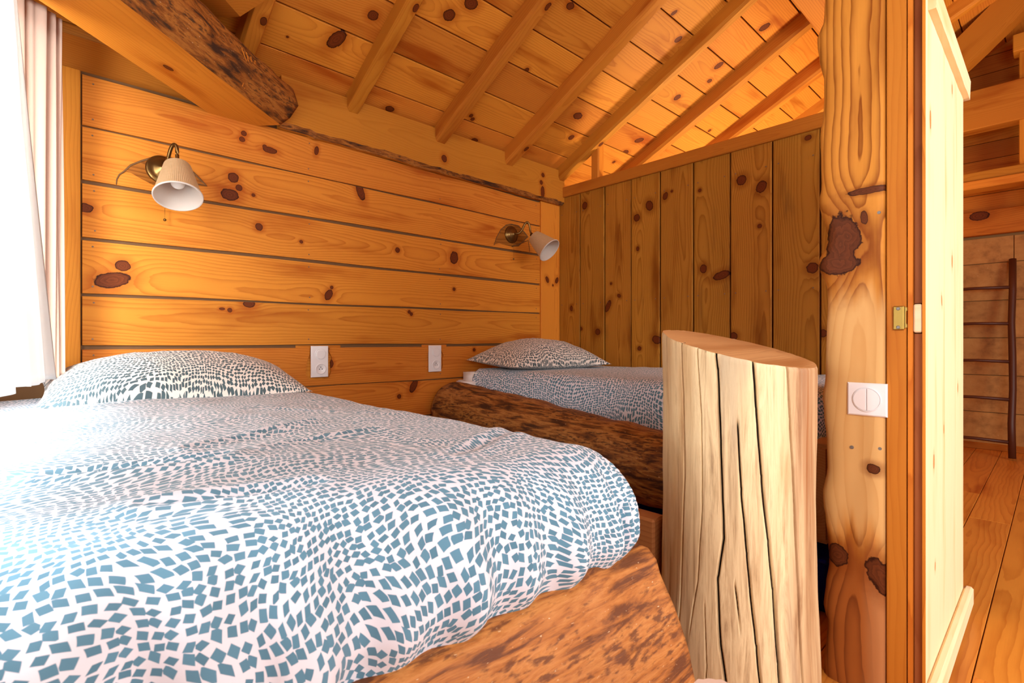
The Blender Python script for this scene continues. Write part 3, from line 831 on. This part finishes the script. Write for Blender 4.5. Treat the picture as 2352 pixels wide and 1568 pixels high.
# ================================================================== ROOM BEYOND: far wall, tiles, beams
XF = 5.35
wall_far = empty('wall_far', (XF, 0.6, 0), kind='structure')
box('backing', (XF + .014, -1.6, FLOOR), (XF + .05, 2.5, 2.75), M_MORTAR, wall_far, 0)
TM = frame((0, 0, 0), -Y3, Z3, -X3)
zz, k = FLOOR + .002, 0
while zz < 0.80:
    hgt = min(0.285, 0.80 - zz)
    yy = -1.25 + (0.145 if k % 2 == 0 else 0.145)
    while yy < 2.45:
        board('tile', [(XF, yy + .44, zz), (XF, yy, zz), (XF, yy, zz + hgt - .004), (XF, yy + .44, zz + hgt - .004)], TM, 0.012, M_TILE, wall_far, None, 0.002)
        yy += 0.444
    zz += 0.286; k += 1
board('sill_beam', [(XF - .05, 2.4, 0.815), (XF - .05, -1.4, 0.815), (XF - .05, -1.4, 1.00), (XF - .05, 2.4, 1.00)], TM, 0.05, M_FAR, wall_far, 'far', 0.004)
zz = 1.004
while zz < 2.7:
    board('plank', [(XF, 2.4, zz), (XF, -1.4, zz), (XF, -1.4, zz + .128), (XF, 2.4, zz + .128)], TM, 0.014, M_FAR, wall_far, 'far', 0.002)
    zz += 0.132
knots('far', [(2249, 496, 10, 1.7), (2221, 514, 3)], lambda x, y: on('X', XF - .05, x, y))
box('baseboard', (XF - .012, -1.4, FLOOR), (XF, 2.4, FLOOR + .05), M_FAR, wall_far, 0.003, 'Y')
box('tie_beam', (5.0, -0.9, 1.545), (5.13, 1.2, 1.830), M_BEAM, wall_far, 0.006, 'Y')
box('shelf_beam', (5.0, -0.9, 1.170), (5.16, 1.2, 1.232), M_RAFT, wall_far, 0.004, 'Y')
box('shelf_beam', (4.985, -0.9, 1.108), (5.14, 1.2, 1.167), M_BEAM, wall_far, 0.004, 'Y')
box('wall_post', (5.02, 0.06, 1.232), (5.12, 0.185, 2.02), M_BEAM, wall_far, 0.004, 'Z')
box('wall_post', (5.02, 0.06, 0.95), (5.12, 0.150, 1.108), M_BEAM, wall_far, 0.004, 'Z')
box('post_head', (4.99, 0.0, 2.02), (5.15, 0.215, 2.14), M_BEAM, wall_far, 0.004, 'Y')
bA, bB = on('X', 4.62, 2165, 205), on('X', 4.62, 2420, -40)
dd = (bB - bA).normalized(); mid = (bA + bB) / 2
nb = Vector((-1, 0, 0)); lat = nb.cross(dd)
LL = (bB - bA).length / 2 + 0.25
bm = bmesh.new(); rr = []
for i in range(25):
    s = -LL + 2 * LL * i / 24
    e = .012 * fbm(s * 4, 2.0)
    sgn = 1 if lat.z < 0 else -1
    rr.append([bm.verts.new(v) for v in ((s, sgn * (.0 + e), 0), (s, sgn * (.0 + e), -.11), (s, -sgn * .19, -.11), (s, -sgn * .19, 0))])
for a, b in zip(rr[:-1], rr[1:]):
    for k in range(4): bm.faces.new((a[k], a[(k + 1) % 4], b[(k + 1) % 4], b[k]))
bm.faces.new(rr[0][::-1]); bm.faces.new(rr[-1]); bmesh.ops.recalc_face_normals(bm, faces=bm.faces)
mesh_obj('diagonal_brace', bm, M_RAFT, ceiling, frame(mid, dd, lat, nb))

# ladder leaning on the far wall
ld = empty('wooden_ladder', (5.05, 0.4, FLOOR), 'dark slim pole ladder leaning against the ochre tiled far wall', 'ladder')
top, bot = on('X', 5.30, 2325, 595), on('Z', FLOOR + .012, 2325, 1053)
off = Vector((0, 0.44, 0))
for k in (0, 1):
    bm = bmesh.new(); mid = (top + bot) / 2
    pts = [bot.lerp(top, t / 6) + off * k - mid + Vector((0, .004 * math.sin(t * 2), 0)) for t in range(7)]
    ring_tube(bm, pts, [.021, .021, .020, .021, .020, .021, .021], 12)
    mesh_obj('side_pole', bm, M_LADDER, ld, Matrix.Translation(mid), True)
for py in (658, 743, 830, 915, 1008):
    t = (on('X', 5.2, 2325, py).z - bot.z) / (top.z - bot.z)
    p = bot.lerp(top, t)
    bm = bmesh.new(); ring_tube(bm, [Vector((0, 0, 0)), Vector((0, .2, .006)), Vector((0, .44, 0))], [.013, .011, .013], 10)
    mesh_obj('rung', bm, M_LADDER, ld, Matrix.Translation(p), True)

# ================================================================== BED by the window
bed1 = empty('log_bed', (0.4, 1.45, FLOOR), 'single bed by the window with a half log footboard', 'bed')
box('mattress', (-0.10, 0.62, -0.52), (0.80, 2.40, -0.235), M_SHEET, bed1, 0.05, 'Y', 4, True)
box('slat_base', (-0.10, 0.60, -0.58), (0.84, 2.42, -0.525), M_RAFT, bed1, 0.004, 'Y')
rl = box('side_rail', (1.150, 0.702, -0.63), (1.210, 2.42, -0.455), M_RED, bed1, 0.006, 'Y')
for x, y in ((0.0, 2.3), (0.8, 2.3), (0.0, 0.66), (0.8, 0.66)):
    box('leg', (x - .04, y - .04, FLOOR), (x + .04, y + .04, -0.58), M_RAFT, bed1, 0.004, 'Z')
# half log footboard: sawn back, bark front
bm = bmesh.new(); rr = []
NX = 110
for i in range(NX + 1):
    t = i / NX; x = -0.14 + (0.872 + 0.14) * t
    ring = []
    zt = -0.398 + 0.006 * fbm(x * 6, 3) + (-.012 * sstep(.0, -.1, x - .1)) + 0.010 * math.exp(-((x - 0.70) / .03) ** 2)
    prof = [(0.60, zt - .01), (0.575, zt), (0.545, zt - .002), (0.528, zt - .02)]
    for k in range(1, 15):
        a = k / 15
        z = zt - .02 - a * 0.40
        y = 0.528 - 0.085 * math.sin(min(1.0, a * 1.25) * math.pi / 2) + max(0, a - .75) * .12
        y += 0.006 * fbm(x * 3.0, z * 9.0) + 0.003 * fbm(x * 9, z * 40)
        prof.append((y, z))
    prof.append((0.60, zt - .43))
    xe = x + (0.018 * math.sin(0) if i < NX else 0)
    for (y, z) in prof:
        xx = xe + (0.03 * t ** 30) * max(0, min(1, (zt - z) / .3))
        ring.append(bm.verts.new((xx - 0.37, y - 0.52, z + 0.6)))
    rr.append(ring)
nq = len(rr[0])
for a, b in zip(rr[:-1], rr[1:]):
    for k in range(nq):
        f = bm.faces.new((a[k], a[(k + 1) % nq], b[(k + 1) % nq], b[k])); f.smooth = True
for ring, fl in ((rr[0], True), (rr[-1], False)):
    f = bm.faces.new(ring[::-1] if fl else ring); f.material_index = 1
bmesh.ops.recalc_face_normals(bm, faces=bm.faces)
mesh_obj('footboard', bm, [M_BARK2, M_CUT], bed1, Matrix.Translation((0.37, 0.52, -0.6)))


def duvet(name, x0, x1, y0, y1, z0, r, drop, label, mat, left_open, right_open, head, tuck=0.02, pleat=2.7, res=(190, 250), loft=0.012):
    """rounded cloth laid over a mattress: inner flat rectangle grown by a radius-r roll and a drop"""
    ext = r * math.pi / 2 + drop
    cx0 = x0 + (r if left_open else 0); cx1 = x1 - (r if right_open else 0); cy0 = y0 + r
    s0 = cx0 - (ext if left_open else 0); s1 = cx1 + (ext if right_open else 0); t0 = cy0 - ext; t1 = y1

    def fn(u, v):
        s = s0 + (s1 - s0) * u; t = t0 + (t1 - t0) * v
        ix, iy = min(max(s, cx0), cx1), max(t, cy0)
        dx, dy = s - ix, t - iy
        L = math.hypot(dx, dy)
        z = z0 + loft * math.sin(math.pi * (ix - cx0) / max(1e-3, cx1 - cx0)) * sstep(cy0 - .05, cy0 + .25, iy)
        z += 0.007 * fbm(s * 3.2, t * 3.2, 1.7) + 0.0028 * fbm(s * 9, t * 9, 4.0)
        # long shallow creases on top
        for (ax, ay, bx, by, am, wd) in ((0.20, 1.05, 0.48, 1.20, .006, .012), (0.30, 0.95, 0.55, 1.02, .005, .010), (0.02, 1.0, 0.22, 0.93, .008, .016), (0.5, 1.5, 0.72, 1.2, .004, .012), (0.55, .74, .8, .85, .006, .02), (0.1, .75, .28, .70, .006, .016)):
            if name == 'duvet':
                ux, uy = bx - ax, by - ay; ll = ux * ux + uy * uy
                q = max(0, min(1, ((s - ax) * ux + (t - ay) * uy) / ll))
                dd_ = math.hypot(s - ax - ux * q, t - ay - uy * q)
                z -= am * math.exp(-(dd_ / wd) ** 2) * math.sin(math.pi * (0.1 + .8 * q)) - am * .8 * math.exp(-((dd_ - wd * 1.5) / wd) ** 2)
        if L < 1e-6: return (s, t, z)
        ux, uy = dx / L, dy / L
        if L < r * math.pi / 2:
            a = L / r; h, d = r * math.sin(a), r * (1 - math.cos(a))
        else:
            e = L - r * math.pi / 2
            h, d = r - tuck * sstep(0, drop, e) + 0.006 * math.sin(e * 14), r + e
        d = min(d, r + drop)
        # hanging pleats, running down the fall of the cloth
        along = s if abs(dy) > abs(dx) else t
        ang = math.atan2(dy, dx)
        ph = along * 26 + ang * 7.0
        k = sstep(.02, r * 1.7, L)
        k *= 1 - .75 * sstep(r * 1.75, r * 2.15, L)
        h += pleat * k * (0.0060 * (1 - 2.2 * abs(math.sin(ph * .5))) * (0.55 + .45 * math.sin(along * 5.1 + 1)) + 0.0045 * math.sin(ph * 2.3 + 1.2))
        return (ix + ux * h, iy + uy * h, z - d)
    o = grid_obj(name, res[0], res[1], fn, lambda u, v: (s0 + (s1 - s0) * u, t0 + (t1 - t0) * v), mat, None, ((x0 + x1) / 2, (y0 + y1) / 2, z0), 0.004)
    return tag(o, label, 'duvet', 'patterned bedding')


duvet('duvet', -0.12, 0.90, 0.525, 2.40, -0.200, 0.145, 0.115, 'white duvet with blue lozenge print hanging over the footboard of the bed by the window', M_FAB, False, True, 2.40, 0.062)


def pillow(cx, cy, z, w, d, t, rot, mat, label, seed, tilt=0.0, fold=0.0):
    ca, sa = math.cos(rot), math.sin(rot)

    def surf(u, v, side):
        a, b = u * 2 - 1, v * 2 - 1
        th = t * max(0.0, (1 - abs(a) ** 2.3)) ** 0.62 * max(0.0, (1 - abs(b) ** 2.3)) ** 0.62
        px = a * w / 2 * (1 - 0.10 * (1 - abs(a) ** 2) * b * b * 0) * (1 - 0.055 * (1 - b * b))
        py = b * d / 2 * (1 - 0.075 * (1 - a * a))
        wr = 0.006 * fbm(a * 2.4 + seed, b * 2.4, seed) + 0.002 * fbm(a * 8, b * 8, seed)
        zz = th * (0.78 if side else -0.22) + (wr * th / t if side else 0)
        zz += tilt * b
        return (cx + px * ca - py * sa, cy + px * sa + py * ca, z + 0.22 * t * .9 + zz)
    n = 54
    vs, fs, uvs = [], [], []
    for side in (1, 0):
        for j in range(n + 1):
            for i in range(n + 1):
                vs.append(Vector(surf(i / n, j / n, side)) - Vector((cx, cy, z)))
                uvs.append((i / n * w * 1.1 + seed, j / n * d * 1.1 + side * 3))
        b0 = 0 if side else (n + 1) ** 2
        for j in range(n):
            for i in range(n):
                q = (b0 + j * (n + 1) + i, b0 + j * (n + 1) + i + 1, b0 + (j + 1) * (n + 1) + i + 1, b0 + (j + 1) * (n + 1) + i)
                fs.append(q if side else q[::-1])
    me = bpy.data.meshes.new('pillow'); me.from_pydata(vs, [], fs)
    ul = me.uv_layers.new(name='UVMap')
    for lp in me.loops: ul.data[lp.index].uv = uvs[lp.vertex_index]
    for p in me.polygons: p.use_smooth = True
    me.materials.append(mat)
    o = bpy.data.objects.new('pillow', me); COL.objects.link(o); o.location = (cx, cy, z)
    return tag(o, label, 'pillow', 'patterned bedding')


pillow(0.40, 2.20, -0.190, 0.80, 0.40, 0.155, R(-2), M_FABP, 'plump lozenge print pillow on the bed beside the white curtain', 1.0, 0.035)

# ================================================================== BED in the corner
bed2 = empty('corner_log_bed', (2.2, 1.5, FLOOR), 'single bed along the vertical plank wall with a barked log side rail', 'bed')
box('mattress', (1.850, 0.56, -0.42), (2.735, 2.435, -0.180), M_SHEET, bed2, 0.045, 'Y', 4, True)
box('fitted_sheet', (1.785, 2.20, -0.40), (2.70, 2.432, -0.178), M_SHEET, bed2, 0.05, 'X', 4, True)
box('slat_base', (1.86, 0.54, -0.48), (2.735, 2.435, -0.425), M_RAFT, bed2, 0.004, 'Y')
pts = []; rad = []
tab = [(2.43, 1.765, -0.375, .150), (2.2, 1.755, -0.393, .151), (1.8, 1.745, -0.422, .149), (1.4, 1.725, -0.452, .146), (1.0, 1.705, -0.474, .143), (0.62, 1.69, -0.485, .140)]
NL = 56
for i in range(NL + 1):
    y = 2.43 + (0.60 - 2.43) * i / NL
    for a, b in zip(tab[:-1], tab[1:]):
        if b[0] - 1e-6 <= y <= a[0] + 1e-6 or b is tab[-1]:
            t = (a[0] - y) / (a[0] - b[0]); break
    x, z, r = [a[k] + (b[k] - a[k]) * t for k in (1, 2, 3)]
    if y > 2.36: r *= 1 - 0.25 * ((y - 2.36) / .07) ** 2
    pts.append(Vector((-(y - 1.5), x - 1.72, z + .44))); rad.append(r)
bm = bmesh.new(); ring_tube(bm, pts, rad, 40, True, 0.055, 3)
mesh_obj('side_log', bm, M_BARK, bed2, frame((1.72, 1.5, -0.44), -Y3, X3, Z3), True)
box('foot_slab', (1.70, 0.455, -0.60), (2.72, 0.525, -0.305), M_CUT, bed2, 0.012, 'X', 2)
for x, y in ((1.665, 2.35), (2.66, 2.35), (1.665, 0.60), (2.66, 0.60)):
    box('leg', (x - .04, y - .04, FLOOR), (x + .04, y + .04, -0.48), M_RAFT, bed2, 0.004, 'Z')
duvet('corner_duvet', 1.822, 2.735, 0.50, 2.28, -0.158, 0.065, 0.22, 'flat white duvet with blue lozenge print on the corner bed behind the stump', M_FAB, True, False, 2.3, 0.0, 0.35, (130, 160), 0.004)
pillow(2.20, 2.12, -0.158, 0.72, 0.50, 0.180, R(-9), M_FABP, 'lozenge print pillow on the corner bed under the small reading lamp', 5.0, 0.012)
bag = empty('storage_bag', (2.1, 1.0, FLOOR), 'navy canvas storage bag pushed under the corner bed', 'bag')
box('body', (1.735, 0.45, FLOOR + .002), (2.48, 1.66, -0.64), M_NAVY, bag, 0.03, 'Y', 3, True)
box('zip_flap', (1.725, 0.47, -0.668), (1.80, 1.68, -0.655), M_NAVY, bag, 0.004, 'Y')

# ================================================================== STUMP
stump = empty('log_stump', (1.239, 0.534, FLOOR), 'thick pale peeled tree trunk with a slanted sawn top and dark cracks, between the beds', 'stump')
RS = 0.172
axis = Vector((1.239, 0.534)); view = axis.normalized(); right2 = Vector((view.y, -view.x))
NA, NH = 900, 130
cracks = []   # (angle offset from the view direction as pixel columns at three heights)
def col_ang(px, z):
    """angle on the trunk seen at pixel column px"""
    d = ray(px, 784); d2 = Vector((d.x, d.y)).normalized()
    # ray-circle hit
    b = d2.dot(axis); disc = RS * RS - (axis.length_squared - b * b)
    if disc < 0: disc = 0
    p = d2 * (b - math.sqrt(disc)) - axis
    return math.atan2(p.dot(right2), p.dot(-view))
CR = [([(760, 1562), (900, 1566), (1090, 1568), (1250, 1562), (1400, 1558), (1480, 1552)], .9),
      ([(790, 1600), (950, 1612), (1150, 1612), (1300, 1603), (1420, 1585)], .6),
      ([(795, 1643), (850, 1649), (1000, 1655), (1200, 1662), (1290, 1648), (1420, 1655), (1540, 1676), (1600, 1690)], 1.3),
      ([(950, 1694), (1100, 1703), (1230, 1716), (1300, 1723), (1420, 1737), (1568, 1752)], 1.1),
      ([(820, 1729), (930, 1737), (1070, 1750), (1200, 1765), (1300, 1775), (1450, 1784), (1568, 1792)], 1.4),
      ([(830, 1808), (950, 1817), (1150, 1827), (1350, 1835), (1568, 1839)], 1.0),
      ([(1290, 1688), (1380, 1700)], .7), ([(1350, 1620), (1480, 1626), (1560, 1622)], .5)]
CRA = []
for pl_, wdt in CR:
    tab_ = []
    for py, px in pl_:
        a = col_ang(px, 0); zc = -(py - 784) / F * 1.19
        tab_.append((zc, a))
    CRA.append((sorted(tab_), wdt))
# top plane
def trunk_r(a, z):
    r = RS * (1 + 0.022 * math.sin(2 * a + 0.7) + 0.012 * math.sin(3 * a + 2.0) + 0.006 * math.sin(7 * a + z * 2))
    r *= 1 + 0.05 * sstep(-0.55, -0.83, z) + 0.010 * math.sin(z * 9 + 1)
    r += 0.004 * fbm(math.cos(a) * 2, math.sin(a) * 2, z * 3)
    return r
def top_z(lat, dep):
    return -0.014 - 0.225 * lat + 0.115 * dep
vs, cr, br = [], [], []
for j in range(NH + 1):
    for i in range(NA):
        a = -math.pi + 2 * math.pi * i / NA
        r0_ = trunk_r(a, 0)
        zt = top_z(r0_ * math.sin(a), -r0_ * math.cos(a)) + .0015 * fbm(a * 5, 1)
        t = j / NH
        z = FLOOR + .001 + (zt - FLOOR - .001) * t
        c = 0.0; am = 0.0
        if abs(a) < 1.5:
            for tab_, wdt in CRA:
                if tab_[0][0] - .01 <= z <= tab_[-1][0] + .01:
                    for p, q in zip(tab_[:-1], tab_[1:]):
                        if p[0] - .01 <= z <= q[0] + .01:
                            f_ = max(0, min(1, (z - p[0]) / (q[0] - p[0] + 1e-9))); ac = p[1] + (q[1] - p[1]) * f_
                            ac += .004 * fbm(z * 14, wdt * 9)
                            e = min(1, (z - tab_[0][0] + .012) / .06, (tab_[-1][0] + .012 - z) / .03)
                            g = math.exp(-((a - ac) / (0.0095 * wdt / max(.35, math.cos(a)) ** .6)) ** 2) * max(0, e)
                            c = max(c, min(1, g * 1.2)); break
        r = trunk_r(a, z) - 0.012 * c
        if zt - z < .004: r -= .002
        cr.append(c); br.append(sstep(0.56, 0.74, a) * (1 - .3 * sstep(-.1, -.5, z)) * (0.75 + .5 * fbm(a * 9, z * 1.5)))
        p = view * (-r * math.cos(a)) + right2 * (r * math.sin(a))
        vs.append((p.x, p.y, z))
fs = [(j * NA + i, j * NA + (i + 1) % NA, (j + 1) * NA + (i + 1) % NA, (j + 1) * NA + i) for j in range(NH) for i in range(NA)]
me = bpy.data.meshes.new('trunk'); me.from_pydata(vs, [], fs)
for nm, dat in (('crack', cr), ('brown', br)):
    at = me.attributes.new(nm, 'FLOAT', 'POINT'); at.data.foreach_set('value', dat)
for p in me.polygons: p.use_smooth = True
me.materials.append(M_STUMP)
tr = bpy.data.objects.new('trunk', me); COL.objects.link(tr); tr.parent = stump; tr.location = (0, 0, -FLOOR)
bm = bmesh.new()
tv = [bm.verts.new(vs[NH * NA + i]) for i in range(0, NA, 6)]
bm.faces.new(tv if (Vector(vs[NH * NA]) .cross(Vector(vs[NH * NA + 6]))).z > 0 else tv[::-1])
mesh_obj('sawn_top', bm, M_CUT, stump, Matrix.Translation((1.239, 0.534, 0)))

# ================================================================== SOCKETS
def socket(px0, px1, py0, py1, label):
    A, B = on('Y', YW, px0, py0), on('Y', YW, px1, py0); C_ = on('Y', YW, (px0 + px1) / 2, py1)
    cx, cz = (A.x + B.x) / 2, (A.z + C_.z) / 2; w, h = 0.083, 0.151
    e = empty('socket_plate', (cx, YW, cz), label, 'socket', 'white bedside socket plates')
    M = frame((cx, YW - .001, cz), X3, Z3, -Y3)
    mesh_obj('plate', prism_bm([(-w / 2, -h / 2), (w / 2, -h / 2), (w / 2, h / 2), (-w / 2, h / 2)], 0.010, 0.002, 0.008), M_WHITE, e, M)
    U = M @ Matrix.Translation((.004, .0355, 0)); L_ = M @ Matrix.Translation((.004, -.0355, 0))
    mesh_obj('switch_button', lathe_bm([(.0005, .0115), (.021, .0115), (.0232, .0105), (.0232, .0078)], 40), M_WHITE, e, U)
    mesh_obj('switch_bezel', lathe_bm([(.0245, .0078), (.0262, .0098), (.0275, .0095), (.028, .0078)], 40), M_WHITE, e, U, True)
    well = mesh_obj('socket_well', lathe_bm([(.026, .0078), (.0258, .0105), (.0235, .0108), (.0215, .0095), (.0200, .0082), (.0005, .0080)], 40), M_WHITE, e, L_, True)
    for q in ((-.0065, -.0015), (.0065, -.0015)):
        bm = bmesh.new(); bmesh.ops.create_cone(bm, cap_ends=True, segments=12, radius1=.0024, radius2=.0024, depth=.0012)
        mesh_obj('pin_hole', bm, M_DARK, well, L_ @ Matrix.Translation((q[0], q[1], .0088)))
    bm = bmesh.new(); bmesh.ops.create_cone(bm, cap_ends=True, segments=12, radius1=.0024, radius2=.0018, depth=.007)
    mesh_obj('earth_pin', bm, M_STEEL, well, L_ @ Matrix.Translation((-.001, .0085, .011)))


socket(713, 753, 795, 865, 'white socket and switch plate near the window bed pillow')
socket(983, 1013, 793, 853, 'white socket and switch plate above the log rail of the corner bed')

# ================================================================== WALL LAMPS
def lamp(wall_px, open_c, axis, mid, label, leaf, chain_len, flip):
    Wp = on('Y', YW, *wall_px)
    e = empty('wall_lamp', (Wp.x, YW, Wp.z), label, 'lamp', 'pleated reading lamps on the headboard wall')
    MW = frame((Wp.x, YW, Wp.z), X3, Z3, -Y3)
    lp = [on('Y', YW, a, b) for a, b in leaf]
    c = Vector((Wp.x, YW, Wp.z))
    mesh_obj('leaf_plaque', prism_bm([((p - c).x, (p - c).z) for p in lp], 0.004, 0.0015, 0.004), M_CARVE, e, MW)
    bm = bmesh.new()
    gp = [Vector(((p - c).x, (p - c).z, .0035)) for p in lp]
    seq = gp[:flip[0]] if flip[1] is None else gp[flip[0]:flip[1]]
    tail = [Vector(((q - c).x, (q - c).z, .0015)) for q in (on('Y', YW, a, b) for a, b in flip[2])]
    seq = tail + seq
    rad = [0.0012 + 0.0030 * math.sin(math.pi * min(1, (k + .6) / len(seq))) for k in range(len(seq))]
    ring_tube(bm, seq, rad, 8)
    mesh_obj('groove_shadow', bm, M_TONGUE, e, MW, True)  # raised dark tube paints the shadow along the carved edge
    mesh_obj('backplate', lathe_bm([(.056, .003), (.056, .010), (.052, .014), (.044, .016), (.042, .022), (.030, .026), (.026, .030), (.014, .034), (.008, .040), (.0005, .041)], 40), M_BRASS, e, MW, True)
    ax = Vector(axis).normalized(); oc = Vector(open_c); tc = oc - ax * 0.150
    p0 = Vector((Wp.x, YW - .035, Wp.z))
    pts = [p0, p0 + Vector((0, -.02, -.002))] + [Vector(m) for m in mid] + [tc - ax * 0.035, tc + ax * .01]
    # smooth the arm
    for _ in range(3):
        q = [pts[0]]
        for a, b in zip(pts[:-1], pts[1:]): q += [a.lerp(b, .25), a.lerp(b, .75)]
        q.append(pts[-1]); pts = q
    bm = bmesh.new(); ring_tube(bm, [p - c for p in pts], .0068, 10)
    mesh_obj('arm', bm, M_BRASS, e, Matrix.Translation(c), True)
    qm = ax.to_track_quat('Z', 'Y').to_matrix().to_4x4(); qm.translation = tc
    mesh_obj('lamp_holder', lathe_bm([(.006, -.03), (.013, -.026), (.014, .006), (.016, .008), (.016, .040)], 20, True), M_BRASS, e, qm, True)
    sh = mesh_obj('shade', lathe_bm([(.014, .0), (.040, .0), (.0445, .004), (.0545, .045), (.0645, .09), (.0780, .148), (.0800, .150)], 144, False, 0.006, 1), M_SHADE, e, qm)
    mesh_obj('shade_lining', lathe_bm([(.040, .003), (.052, .045), (.062, .09), (.0765, .1495)], 60), M_LINING, sh, qm, True)
    mesh_obj('shade_rim', lathe_bm([(.0762, .1480), (.0770, .1525), (.0805, .1525), (.0815, .1480), (.0790, .1465)], 60), M_LINING, sh, qm, True)
    prof = [(.0005, .036)] + [(.013, .038), (.014, .055)] + [(.0245 * math.sin(t), .083 - .0245 * math.cos(t)) for t in [0.7 + k * (math.pi - .72) / 10 for k in range(11)]]
    mesh_obj('bulb', lathe_bm(prof, 28), M_BULB, e, qm, True)
    # pull chain: little beads and the end ball
    bm = bmesh.new()
    s0 = Vector((Wp.x + .006, YW - .022, Wp.z - .052))
    k = 0
    while k * .0052 < chain_len:
        bmesh.ops.create_icosphere(bm, subdivisions=1, radius=.0015, matrix=Matrix.Translation(s0 - c - Vector((0, 0, k * .0052)))); k += 1
    bmesh.ops.create_icosphere(bm, subdivisions=2, radius=.0058, matrix=Matrix.Translation(s0 - c - Vector((0, 0, chain_len + .004))))
    mesh_obj('pull_chain', bm, M_BRASS, e, Matrix.Translation(c), True)
    return e


M_CARVE = pine('carved_pine', (0.36, 0.125, 0.016), (0.14, 0.036, 0.004), nk=0, freq=90.0, ringk=1.2)
leaf1 = [(285, 394), (300, 380), (325, 370), (350, 363), (375, 361), (392, 364), (420, 376), (445, 398), (462, 415), (474, 427), (458, 424), (440, 424), (415, 432), (385, 436), (352, 425), (320, 408), (300, 396)]
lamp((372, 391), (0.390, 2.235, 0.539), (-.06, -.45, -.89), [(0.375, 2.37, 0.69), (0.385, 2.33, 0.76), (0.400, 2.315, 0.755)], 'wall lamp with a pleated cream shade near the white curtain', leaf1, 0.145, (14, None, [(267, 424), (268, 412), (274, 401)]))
leaf2 = [(1134, 563), (1140, 545), (1150, 527), (1162, 517), (1175, 515), (1190, 519), (1203, 533), (1212, 545), (1208, 546), (1200, 555), (1190, 564), (1175, 566), (1160, 562), (1145, 558), (1138, 560)]
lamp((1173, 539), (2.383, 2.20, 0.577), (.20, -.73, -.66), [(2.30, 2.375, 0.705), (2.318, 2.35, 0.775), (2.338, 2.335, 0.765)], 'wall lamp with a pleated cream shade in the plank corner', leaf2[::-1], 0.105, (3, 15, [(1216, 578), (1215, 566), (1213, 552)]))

# ================================================================== CURTAINS and rod
rod = empty('curtain_rod', (-0.03, 1.5, 1.05), 'antique brass curtain rod with eyelet ring above the window', 'curtain rod')
bm = bmesh.new(); ring_tube(bm, [Vector((-.065, -1.2, 0)), Vector((-.02, 0.3, 0)), Vector((.0, .78, 0))], .011, 12)
mesh_obj('rod', bm, M_BRASS, rod, Matrix.Translation((-0.03, 1.5, 1.075)), True)


def path_pt(path, u):
    n = len(path) - 1; k = min(int(u * n), n - 1); t = u * n - k
    a, b = path[k], path[k + 1]
    return a[0] + (b[0] - a[0]) * t, a[1] + (b[1] - a[1]) * t


def curtain(name, top_path, bot_path, zt, zb, mat, waves, amp, label, seed, hem=0.0):
    L = sum(math.hypot(b[0] - a[0], b[1] - a[1]) for a, b in zip(bot_path[:-1], bot_path[1:])) * 1.6

    def fn(u, v):
        x0, y0 = path_pt(bot_path, u); x1, y1 = path_pt(top_path, u)
        x, y = x0 + (x1 - x0) * v, y0 + (y1 - y0) * v
        w = amp * math.sin(u * waves * 2 * math.pi + seed + 0.5 * math.sin(v * 3 + u * 5)) * (0.8 + .3 * math.sin(u * 13 + seed))
        w += amp * .35 * math.sin(u * waves * 4.6 * math.pi + 2 * seed + v * 2)
        z = zb + (zt - zb) * v + (0.004 * math.sin(u * 20) if v < .01 else 0)
        return (x + w, y, z)
    o = grid_obj(name, 160, 60, fn, lambda u, v: (u * L, v * (zt - zb)), mat, None, (top_path[0][0], top_path[0][1], zb), 0.0012)
    return tag(o, label, 'curtain')


c1 = curtain('blush_curtain', [(0.056, 2.235), (0.045, 2.215), (0.015, 2.18), (-0.045, 2.13)], [(0.062, 2.235), (0.05, 2.215), (0.015, 2.18), (-0.03, 2.12)], 1.055, -0.118, M_PINK, 3.2, 0.010, 'blush pink lined curtain hanging in folds against the plank wall', 0.4)
c2 = curtain('sheer_curtain', [(-0.058, 1.93), (-0.070, 1.7), (-0.090, 1.45), (-0.11, 1.1), (-0.12, 0.8)], [(0.028, 1.95), (-0.005, 1.75), (-0.05, 1.5), (-0.075, 1.15), (-0.10, 0.8)], 1.09, -0.108, M_SHEER, 6.0, 0.013, 'white sheer curtain glowing with daylight in front of the window', 1.3)
bm = bmesh.new()
for k in range(28):
    a = 2 * math.pi * k / 28
mesh_obj('eyelet_ring', lathe_bm([(.020, -.003), (.028, -.003), (.028, .003), (.020, .003), (.020, -.003)], 32), M_BRASS, rod, frame((-0.035, 2.13, 1.060), Z3, X3, Y3), True)
bm.free()

# ================================================================== STOOL corner in the foreground
stl = empty('low_stool', (0.42, 0.13, FLOOR), 'low stool with a rounded beige top in front of the half log footboard', 'stool')
zt = -0.380
rc = 0.018
sx0, sx1, sy0, sy1 = 0.28, 0.564, -0.02, 0.277
pp = []
for (cx, cy, a0) in ((sx1 - rc, sy1 - rc, 0), (sx0 + rc, sy1 - rc, 90), (sx0 + rc, sy0 + rc, 180), (sx1 - rc, sy0 + rc, 270)):
    for k in range(7): pp.append((cx + rc * math.cos(R(a0 + 15 * k)) - 0.42, cy + rc * math.sin(R(a0 + 15 * k)) - 0.13))
mesh_obj('seat', prism_bm(pp, 0.024, 0.004), M_STOOL, stl, Matrix.Translation((0.42, 0.13, zt)))
for x in (sx0 + .04, sx1 - .04):
    for y in (sy0 + .04, sy1 - .04):
        box('leg', (x - .016, y - .016, FLOOR), (x + .016, y + .016, zt - .024), M_DOOR, stl, 0.003, 'Z')
